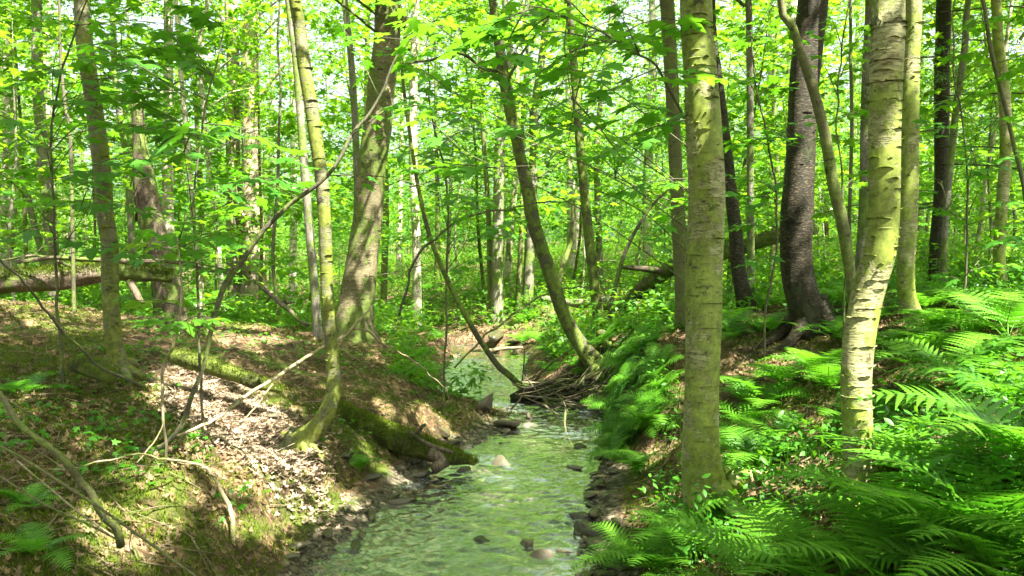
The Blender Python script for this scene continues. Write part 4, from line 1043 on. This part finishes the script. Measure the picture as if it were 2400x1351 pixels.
# gravel: uncountable
gv = MB()
tplr = rock_mesh(77, sub=1)
n = 8000
y = 3.4 + 13 * r.random(n) ** 1.4; L, Rr = edges(y)
x = np.where(r.random(n) < .5, L - np.abs(r.normal(0, .16, n)) + .08, np.where(r.random(n) < .6, Rr + np.abs(r.normal(0, .15, n)) - .05, L + (Rr - L) * r.random(n)))
z = hgt(x, y)
m_ = z < .11
gv.add(*scatter(tplr, np.stack([x, y, z], 1)[m_], r.uniform(0, 6, m_.sum()), r.normal(0, .3, m_.sum()), r.normal(0, .3, m_.sum()), r.uniform(.008, .034, m_.sum())))
solo('gravel', gv.mesh('gravel', M['rock'], False), kind='stuff', label='fine gravel along both shores of the brook', cat='gravel')

# ---------------------------------------------------------------- ferns
def frond_mesh(name, seed, arch=1.6, start=1.15, npin=17, teeth=8, narrow=.31):
    r = np.random.default_rng(seed)
    n = npin * 2 + 6
    t = np.linspace(0, 1, n)
    ang = start - arch * t ** 1.2
    dy = np.cos(ang); dz = np.sin(ang)
    y = np.concatenate([[0], np.cumsum((dy[1:] + dy[:-1]) / 2)]) / n
    z = np.concatenate([[0], np.cumsum((dz[1:] + dz[:-1]) / 2)]) / n
    x = .05 * np.sin(t * 2.5 + seed)
    c = np.stack([x, y, z], 1)
    mb = MB()
    add_tube(mb, c[::4], np.interp(t[::4], [0, 1], [.0055, .001]), seg=4, step=.2, bump=0)
    Tn = np.gradient(c, axis=0); Tn /= np.linalg.norm(Tn, axis=1)[:, None]
    lat = np.array([1., 0, 0])
    for i in range(npin):
        tp = .20 + .79 * (i + .5) / npin
        q = tp * (n - 1); a = int(q); p = c[a] + (c[min(a + 1, n - 1)] - c[a]) * (q - a); T = Tn[a]
        prof = math.sin(math.pi * min(1, ((tp - .2) / .8) ** .55 * .92 + .08)) ** .8
        Lp = narrow * prof + .012
        up = np.cross(lat, T)
        for s in (-1, 1):
            dirv = lat * s * .95 + T * .30 + up * (.10 + r.normal(0, .06)); dirv /= np.linalg.norm(dirv)
            wv = T - dirv * np.dot(T, dirv); wv /= np.linalg.norm(wv)
            drp = -.16 * Lp
            hw = .0185 * (.55 + .75 * prof) + .002
            k = np.arange(2 * teeth + 1); sv = k / (2 * teeth)
            wd = hw * (1 - sv ** 1.5) * np.where(k % 2 == 1, 1.0, .5) + .0008
            mid_ = p + dirv * (sv * Lp)[:, None] + np.array([0, 0, 1.]) * (drp * sv ** 2)[:, None]
            sh = dirv * (.25 * wd)[:, None]
            A = mid_ + wv * wd[:, None] + sh - up * (wd * .25)[:, None]; B = mid_ - wv * wd[:, None] + sh - up * (wd * .25)[:, None]
            V = np.concatenate([mid_, A, B]); m = len(k)
            Fq = [(j, j + 1, m + j + 1, m + j) for j in range(m - 1)] + [(j + 1, j, 2 * m + j, 2 * m + j + 1) for j in range(m - 1)]
            mb.add(V, Fq)
    return mb.mesh(name, M['fern'], False)
FR = [frond_mesh('frond', 1, 1.5, 1.15), frond_mesh('frond', 2, 1.9, 1.3), frond_mesh('frond', 3, 1.15, .85), frond_mesh('frond', 4, 1.7, 1.0, narrow=.26)]
FRL = [frond_mesh('frond_far', 5, 1.6, 1.15, 17, 4), frond_mesh('frond_far', 6, 1.3, .9, 17, 4), frond_mesh('frond_far', 8, 1.9, 1.3, 16, 4)]
FAR_FERN = []
for q in range(4):
    r = np.random.default_rng(q + 60)
    mb = MB()
    nf = 7
    for k in range(nf):
        me = FRL[k % 3]; V = np.zeros(len(me.vertices) * 3, np.float32); me.vertices.foreach_get('co', V); V = V.reshape(-1, 3)
        idx = np.zeros(len(me.loops), np.int32); me.loops.foreach_get('vertex_index', idx)
        tot = np.zeros(len(me.polygons), np.int32); me.polygons.foreach_get('loop_total', tot); st = np.zeros(len(me.polygons), np.int32); me.polygons.foreach_get('loop_start', st)
        a = k / nf * 6.28 + r.normal(0, .25); s = r.uniform(.75, 1.1)
        Rz = np.array([[math.cos(a), -math.sin(a), 0], [math.sin(a), math.cos(a), 0], [0, 0, 1]])
        V = V @ Rz.T * s
        q4 = np.stack([idx[st[tot == 4] + j] for j in range(4)], 1); q3 = np.stack([idx[st[tot == 3] + j] for j in range(3)], 1)
        mb.V.append(V); mb.F[4].append(q4 + mb.n); mb.F[3].append(q3 + mb.n); mb.n += len(V)
    FAR_FERN.append(mb.mesh('fern', M['fern'], False))

def fern(x, y, size, label=None, nf=7, r=rng, aim=None, spread=6.28):
    z = float(hgt(x, y)) - .01
    lab = label or ('broad' if size > .6 else 'small' if size < .42 else 'mid-sized') + ' green fern growing ' + near_phrase(x, y)
    t = thing('fern', (x, y, z), lab, 'fern', 'ferns on the slopes beside the brook')
    a0 = r.uniform(0, 6.28) if aim is None else aim - spread / 2
    for k in range(nf):
        f = part('frond', FR[int(r.integers(4))], t)
        f.rotation_euler = (r.normal(0, .12), r.normal(0, .1), a0 + k / nf * spread + r.normal(0, .22))
        s = size * r.uniform(.75, 1.15); f.scale = (s, s, s)
    return t
r = np.random.default_rng(17)
# ferns one can name: pixel of the crown foot, size, label
for px, py, sz, lab in [
    (1600, 1290, .62, 'bright fern at the foot of the nearest thick birch'),
    (1720, 1385, .62, 'large fern in the bottom edge right of the nearest birch'),
    (1890, 1400, .60, 'long-fronded fern at the bottom below the two birches'),
    (2120, 1330, .70, 'big fern with light tipped fronds at lower right'),
    (2330, 1290, .85, 'largest arching fern in the lower right corner'),
    (2440, 1150, .85, 'tall fern leaning in from the right edge'),
    (2400, 980, .80, 'wide fern with sweeping fronds at the right edge'),
    (2250, 900, .75, 'arching fern high on slope right of the crooked birch'),
    (1960, 800, .5, 'fern at the foot of the thick black trunk'), (1800, 790, .5, 'fern left of the thick black trunk foot'), (1720, 800, .45, 'fern right behind the nearest thick birch'), (2080, 830, .5, 'fern behind the crooked birch bend'), (2200, 800, .5, 'fern beside the slimmer birch behind'),
    (2360, 800, .75, 'broad fern under the right-hand slim birch'),
    (2130, 1120, .6, 'fern just right of the crooked birch foot'),
    (1790, 960, .62, 'pale sunlit fern between the two nearest birches'),
    (1930, 900, .62, 'upright fern left of the crooked birch bend'),
    (1770, 1100, .5, 'low fern between the two nearest birches'),
    (1500, 1120, .5, 'fern leaning over the right water edge'),
    (1520, 1010, .5, 'fern overhanging the dark right bank'),
    (1540, 1360, .5, 'fern on the brown litter at the bottom'),
    (1480, 1340, .42, 'small bright fern beside the bottom stones'),
    (2250, 1400, .7, 'fern cut by the bottom edge at right'),
    (2030, 1400, .6, 'fern at the bottom below the crooked birch'),
    (840, 1110, .32, 'small fern at the bank foot beside the mossy log'),
    (60, 1200, .22, 'little fern on the shaded left slope'),
    (95, 1310, .24, 'little fern in the bottom left corner'),
    (50, 930, .3, 'fern patch beside the bent stem at left edge'),
    (1050, 1290, .0, '')]:
    if sz:
        d = min(G(px, min(py, 1345)), 20); p = P(px, min(py, 1345), d)
        if py > 1345: p[1] -= (py - 1345) * .005
        fern(p[0], p[1], sz * .95, lab, nf=8, r=r)
placed = []
for k in range(34):                # draping the undercut right bank
    y = r.uniform(6.6, 10.2); L, Rr = map(float, edges(y)); x = Rr + (r.uniform(.3, .8) if k % 2 else r.uniform(.12, .4)); s = r.uniform(.24, .44)
    o = solo('fern', FAR_FERN[k % 4], (x, y, float(hgt(x, y)) - .01), 'fern draped over the undercut right bank ' + near_phrase(x, y), 'fern', 'ferns draping the undercut right bank')
    o.rotation_euler = (0, -.5, 0); o.rotation_euler = (r.normal(0, .2), -r.uniform(.2, .8), 0); o.scale = (s, s, s); placed.append((x, y))
cnt = 0
for _ in range(6000):
    if cnt > 105: break
    y = r.uniform(2.3, 13); x = r.uniform(.4, .66 * y + .8)
    L, Rr = map(float, edges(y))
    dr = x - Rr
    if dr < .35 or dr > 6 or (1.15 < dr < 1.5 and 3.6 < y < 5): continue
    if any(math.hypot(x - a, y - b) < .24 + .02 * y for a, b in placed): continue
    if abs(x - 1.08) < .22 and y < 4.5: continue
    if vnoise(x * 1.1, y * 1.1, 77) < .32: continue
    placed.append((x, y)); cnt += 1
    if y < 5.6: fern(x, y, r.uniform(.2, .5), nf=int(r.integers(4, 7)), r=r)
    else:
        s = r.uniform(.32, .58)
        o = solo('fern', FAR_FERN[cnt % 4], (x, y, float(hgt(x, y)) - .01), ('broad' if s > .48 else 'small' if s < .38 else 'mid-sized') + ' shaded fern growing ' + near_phrase(x, y), 'fern', 'ferns on the slopes beside the brook')
        o.rotation_euler = (0, 0, r.uniform(0, 6)); o.scale = (s, s, s)
cnt = 0
for _ in range(3000):
    if cnt > 110: break
    y = r.uniform(9.5, 24); x = r.uniform(-.4 * y, .45 * y)
    L, Rr = map(float, edges(y))
    if L - .35 < x < Rr + .3: continue
    if x < L and (y < 12.2 and x < -1.5): continue
    if any(math.hypot(x - a, y - b) < .3 for a, b in placed): continue
    placed.append((x, y)); cnt += 1
    s = r.uniform(.3, .6)
    o = solo('fern', FAR_FERN[cnt % 4], (x, y, float(hgt(x, y)) - .01), ('broad' if s > .45 else 'small') + ' fern in the far undergrowth ' + near_phrase(x, y), 'fern', 'ferns in the far undergrowth')
    o.rotation_euler = (0, 0, r.uniform(0, 6)); o.scale = (s, s, s)

# ---------------------------------------------------------------- litter, moss, undergrowth (uncountable)
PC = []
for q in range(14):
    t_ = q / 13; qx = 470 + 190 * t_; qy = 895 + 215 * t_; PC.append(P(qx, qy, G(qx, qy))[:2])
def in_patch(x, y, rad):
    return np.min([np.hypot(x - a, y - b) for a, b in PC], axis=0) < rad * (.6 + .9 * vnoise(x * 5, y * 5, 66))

def ground_frame(x, y):
    e = .03
    gx_ = (hgt(x + e, y) - hgt(x - e, y)) / (2 * e); gy_ = (hgt(x, y + e) - hgt(x, y - e)) / (2 * e)
    return np.clip(gx_, -1.5, 1.5), np.clip(gy_, -1.5, 1.5)
r = np.random.default_rng(91)
def sample_ground(n, y0, y1, pw, xl=-.75, xr=.75):
    y = y0 + (y1 - y0) * r.random(n) ** pw
    x = r.uniform(xl, xr, n) * (y + 1.2)
    L, Rr = edges(y)
    return x, y, L - x, x - Rr
x, y, dl, dr = sample_ground(130000, 1.8, 17, 1.5)
mo = fbm(x * .9, y * .9, 55) 
m_ = ((dl > .3) | (dr > .45)) & (r.random(len(x)) < np.clip(.62 - mo * 2.0, .1, 1))
x, y = x[m_], y[m_]; n = len(x)
ax_, ay_ = ground_frame(x, y)
m_ = (np.hypot(ax_, ay_) < r.uniform(.5, 1.3, n)); x, y, ax_, ay_ = x[m_], y[m_], ax_[m_], ay_[m_]; n = len(x)
z = hgt(x, y) + r.uniform(.002, .022, n)
# curled dead leaves, tilted to follow the slope
V0, F0 = MAPLE_MID; V0 = V0.copy(); V0[:, 2] = .9 * V0[:, 0] ** 2 + .5 * (V0[:, 1] - .4) ** 2
Vl, Fl = scatter((V0, F0), np.zeros((n, 3)), r.uniform(0, 6.28, n), r.normal(0, .4, n), r.normal(0, .4, n), r.uniform(.02, .046, n))
k = len(V0)
ax_ = np.clip(ax_, -.6, .6); ay_ = np.clip(ay_, -.6, .6)
Vl[:, 2] += Vl[:, 0] * np.repeat(ax_, k) + Vl[:, 1] * np.repeat(ay_, k)
Vl += np.repeat(np.stack([x, y, z], 1), k, 0)
solo('leaf_litter', build_mesh('leaf_litter', Vl, [Fl], M['litter'], False), kind='stuff', label='brown dead leaves covering the forest floor', cat='leaf litter')
# pale dry leaves and straw laid to brighten the sun patch
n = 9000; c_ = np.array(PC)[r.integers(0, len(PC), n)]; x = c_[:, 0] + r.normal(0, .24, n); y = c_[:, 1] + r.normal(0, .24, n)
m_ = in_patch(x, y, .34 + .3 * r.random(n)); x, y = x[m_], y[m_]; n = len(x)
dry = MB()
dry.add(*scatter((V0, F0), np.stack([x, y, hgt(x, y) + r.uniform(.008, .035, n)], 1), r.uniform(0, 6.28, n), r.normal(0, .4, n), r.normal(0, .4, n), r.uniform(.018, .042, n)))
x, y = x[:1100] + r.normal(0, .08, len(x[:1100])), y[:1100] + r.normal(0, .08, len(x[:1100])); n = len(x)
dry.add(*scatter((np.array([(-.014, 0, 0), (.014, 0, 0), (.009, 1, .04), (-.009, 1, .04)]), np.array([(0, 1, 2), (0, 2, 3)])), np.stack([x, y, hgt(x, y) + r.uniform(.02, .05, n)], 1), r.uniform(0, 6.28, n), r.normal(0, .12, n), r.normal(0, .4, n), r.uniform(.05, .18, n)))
solo('lit_dry_leaves', dry.mesh('lit_dry_leaves', M['lit_dry_leaf'], False), kind='stuff', label='pale dry leaves and straw brightening the sun patch', cat='leaf litter')
# fine dead twigs in the litter
tw = MB(); x, y, dl, dr = sample_ground(5200, 2.4, 12, 1.3)
m_ = (dl > .25) | (dr > .3)
for xx, yy in zip(x[m_][:2000], y[m_][:2000]):
    a = r.uniform(0, 3.14); Ln = r.uniform(.08, .5)
    p = [np.array([xx + Ln * (t - .5) * math.cos(a), yy + Ln * (t - .5) * math.sin(a), 0]) for t in (0, .5, 1)]
    for q in p: q[2] = float(hgt(q[0], q[1])) + .018 + r.uniform(0, .02)
    w = r.uniform(.0015, .005)
    add_tube(tw, p, [w, w, w * .4], seg=4, step=.2, bump=0)
solo('fallen_twigs', tw.mesh('fallen_twigs', M['litter_twig']), kind='stuff', label='fine dead twigs strewn over the leaf litter', cat='twigs')
# moss cushions of tiny upright leaves
x, y, dl, dr = sample_ground(420000, 2.2, 11.5, 1.25)
mo = fbm(x * 1.15 + 9, y * 1.15, 71)
near_bank = ((dl > .22) & (dl < 1.0)) | ((dr > .2) & (dr < .8))
m_ = ((dl > .22) | (dr > .3)) & ~in_patch(x, y, .36) & (mo > np.where(near_bank, -.16, .0))
x, y = x[m_], y[m_]; n = len(x)
z = hgt(x, y) + r.uniform(0, .012, n)
Vm, Fm = scatter(NEEDLE, np.stack([x, y, z], 1), r.uniform(0, 6.28, n), r.uniform(.3, 1.5, n), r.normal(0, .3, n), r.uniform(.018, .042, n))
solo('moss', build_mesh('moss', Vm, [Fm], M['moss'], False), kind='stuff', label='yellow-green moss cushions on the banks', cat='moss')
# seedlings and herbs
def herbs(n, y0, y1, pw, hmin, hmax, leaf, tpl, mat, name, label, cond, per=5, xl=-.75, xr=.75):
    x, y, dl, dr = sample_ground(n, y0, y1, pw, xl, xr)
    m_ = cond(x, y, dl, dr) & ~in_patch(x, y, .38); x, y = x[m_], y[m_]; n = len(x)
    zb = hgt(x, y); hh = r.uniform(hmin, hmax, n)
    st = MB()
    x2 = np.repeat(x, per) + r.normal(0, .05, n * per); y2 = np.repeat(y, per) + r.normal(0, .05, n * per); z2 = np.repeat(zb, per) + np.repeat(hh, per) * r.uniform(.6, 1.05, n * per)
    st.add(*rnd_leaves(tpl, np.stack([x2, y2, z2], 1), leaf, .38, r, .4))
    # thin stalks
    w = .0022
    V = np.stack([np.stack([x - w, y, zb], 1), np.stack([x + w, y, zb], 1), np.stack([x, y, zb + hh], 1)], 1).reshape(-1, 3)
    st.add(V, np.arange(3 * n).reshape(-1, 3))
    solo(name, st.mesh(name, M[mat], False), kind='stuff', label=label, cat='undergrowth')
patchy = lambda x, y, s, th: vnoise(x * .9, y * .9, s) + .4 * vnoise(x * 3, y * 3, s + 1) > th
herbs(5200, 2.6, 9, 1.1, .05, .30, .048, OVAL, 'herb', 'undergrowth', 'low broad-leaved seedlings among the ferns on the right slope', lambda x, y, dl, dr: (dr > .45) & patchy(x, y, 12, .55), 6, 0, .75)
herbs(3200, 2.4, 11, 1.0, .02, .10, .04, MAPLE_MID, 'herb', 'undergrowth', 'sparse small seedlings on the left bank litter', lambda x, y, dl, dr: (dl > .5) & patchy(x, y, 15, .85), 3, -.75, 0)
herbs(34000, 9, 42, 1.0, .06, .62, .085, MAPLE_FAR, 'maple', 'undergrowth', 'dense green seedlings covering the floor beyond the brook', lambda x, y, dl, dr: ((dl > .4) | (dr > .4)) & ((x > -.12 * y - .3) | (y > 12.5)), 6)
# hanging roots and grass on the undercut right bank
hr_ = MB()
for k in range(700):
    y = r.uniform(6.8, 9.9); L, Rr = map(float, edges(y)); x = Rr + r.uniform(.15, .6); z = float(hgt(x, y)) + .01
    Ln = r.uniform(.1, .45); a = r.normal(3.14, .5)
    p = [np.array([x, y, z]), np.array([x + .12 * math.cos(a), y + .1 * math.sin(a) - .05, z - .01]), np.array([x + .2 * math.cos(a), y + .12 * math.sin(a) - .08, max(.03, z - Ln)])]
    w = r.uniform(.0015, .004); add_tube(hr_, p, [w, w, w * .3], seg=3, step=.2, bump=0)
solo('bank_grass', hr_.mesh('bank_grass', M['herb']), kind='stuff', label='hanging grass and rootlets on the undercut right bank', cat='grass')

# ---------------------------------------------------------------- the wood behind
def wood_tree(seed, H, Rc, zlo, nb, per, leaf, tpl, trad, tilt=.42):
    r = np.random.default_rng(seed)
    mt, ml = MB(), MB()
    k = r.normal(0, .25, 2)
    pts = [np.array([0, 0, -.2])] + [np.array([k[0] * t * t * 1.5 + r.normal(0, .05), k[1] * t * t + r.normal(0, .05), H * t]) for t in (.02, .25, .5, .75, 1)]
    rad = [trad * 1.3, trad * 1.15, trad, trad * .8, trad * .5, trad * .12]
    add_tube(mt, pts, rad, seg=8, step=.5, bump=.06, seed=seed)
    cc, _ = resample(pts, rad, .2)
    pos = []
    for b in range(nb):
        z = zlo + (H * 1.0 - zlo) * (b + r.random()) / nb
        c0 = cc[np.argmin(np.abs(cc[:, 2] - z))]
        a = b * 2.4 + r.normal(0, .4); Ln = Rc * (1 - .55 * max(0, (z - zlo) / max(.1, H - zlo)) ** 1.5) * r.uniform(.6, 1.15)
        dv = np.array([math.cos(a), math.sin(a), r.uniform(.05, .4)])
        e = c0 + dv * Ln
        add_tube(mt, [c0, (c0 + e) / 2 + [0, 0, .06 * Ln], e], [trad * .22, trad * .14, .004], seg=4, step=.6, bump=0)
        m = int(per * r.uniform(.6, 1.3))
        t = r.uniform(.25, 1.1, m)
        q = c0 + dv * (Ln * t)[:, None] + np.stack([r.normal(0, .26 * Ln ** .5, m), r.normal(0, .26 * Ln ** .5, m), r.normal(0, .09, m)], 1)
        pos.append(q)
    pos = np.concatenate(pos)
    ml.add(*rnd_leaves(tpl, pos, leaf, tilt, r))
    return mt, ml
WT = []
barks = ['grey', 'mossy', 'birch_pale', 'sapling', 'dark_twig', 'grey']
specs = [(4.5, 1.3, .8, 14, 60, .10, .025), (6.5, 1.6, 1.0, 18, 70, .10, .035), (5.5, 1.4, .6, 17, 60, .10, .03), (8, 1.9, 1.4, 20, 80, .10, .05), (3.2, 1.1, .4, 12, 55, .10, .018),
         (12, 2.6, 3.0, 26, 130, .11, .09), (14, 2.8, 4.5, 26, 150, .11, .12), (10, 2.3, 2.4, 22, 110, .11, .07), (13, 2.6, 6.0, 20, 150, .11, .11)]
for i, (H_, Rc, zlo, nb, per, leaf, tr_) in enumerate(specs):
    mt, ml = wood_tree(200 + i, H_, Rc, zlo, nb, int(per * (1.7 if H_ < 9 else 1.15)), leaf, MAPLE_FAR, tr_)
    WT.append([[mt.mesh('trunk', M[barks[(i + j * 2) % 6]]) for j in range(2)], [ml.mesh('crown', M['far_leaf'], False), wood_tree(200 + i, H_, Rc, zlo, nb, int(per * .8), leaf * 1.45, MAPLE_MID, tr_, .3)[1].mesh('crown', M['maple'], False)], H_])
wp = []
def put(kind, x, y, s, r, group):
    tr_, cr_, H_ = WT[kind]
    h = H_ * s
    words_ = ('tall' if h > 9 else 'young' if h < 5 else 'slender')
    depth = 'near the brook' if y < 16 else 'in the middle wood' if y < 26 else 'deep in the far wood'
    t = thing('maple_tree' if kind > 4 else 'maple_sapling', (x, y, float(hgt(x, y))), words_ + ' leafy maple ' + depth + ' ' + near_phrase(x, y), 'tree' if kind > 4 else 'sapling', group, r.uniform(0, 6.28))
    t.scale = (s, s, s)
    part('trunk', tr_[int(r.integers(2))], t); part('crown', cr_[int(y < 23 and r.random() < .8)], t)
r = np.random.default_rng(404)
cnt = 0
for _ in range(9000):
    if cnt >= 270: break
    y = 11 + 42 * r.random() ** .85
    x = r.uniform(-.74, .74) * (y + 2)
    L, Rr = map(float, edges(y))
    if L - .5 < x < Rr + .5: continue
    if y < 15 and -2.2 < x < 2.2: continue
    dm = .55 + .03 * y
    if any(math.hypot(x - a, y - b) < dm for a, b in wp): continue
    if y < 13.5 and r.random() < .5: continue
    if y < 16.5 and any(y < dd + .3 and abs(x / y - bb[0] / bb[1]) < .055 for _, bb, dd in TREES.values() if dd > 7): continue
    wp.append((x, y)); cnt += 1
    tall = r.random() < (.2 if y > 17 else .1)
    if y < 15: kind = int(r.choice([0, 2, 4]))
    else: kind = int(r.choice([5, 6, 7, 8])) if tall else int(r.integers(0, 5))
    put(kind, x, y, r.uniform(.8, 1.2), r, 'maples in the sunlit wood behind')
# right slope saplings, nearer
for x, y, k in [(6.2, 10.5, 4), (5.2, 9.8, 0), (7.4, 11.5, 2), (4.3, 12.4, 0), (3.2, 11.8, 4), (-7.2, 11.6, 0), (-6.6, 13.2, 1), (-4.6, 12.6, 4), (-8.4, 12.8, 2)]:
    put(k, x, y, r.uniform(.85, 1.1), r, 'maples in the sunlit wood behind')
# the far wood closes the view as one mass: crowns too many and too far to count
fw = MB()
for k in range(520):
    a = r.uniform(-.85, .85); y = 36 + 60 * r.random() ** 1.2; x = y * a
    low = r.random() < .55
    H_ = r.uniform(2.5, 5) if low else r.uniform(7, 12) * y / 60; zb = float(hgt(x, y))
    m = 300
    e = r.normal(0, 1, (m, 3)) * np.array([1.7, 1.7, H_ * .28])
    pos = np.array([x, y, zb + H_ * .5]) + e
    pos = pos[pos[:, 2] > zb]
    fw.add(*rnd_leaves(MAPLE_FAR, pos, .24, .6, r))
solo('far_wood', fw.mesh('far_wood', M['far_leaf'], False), kind='stuff', label='distant sunlit foliage closing the view behind the trees', cat='wood')
print('objects', len(bpy.data.objects), 'verts', sum(len(m.vertices) for m in bpy.data.meshes))
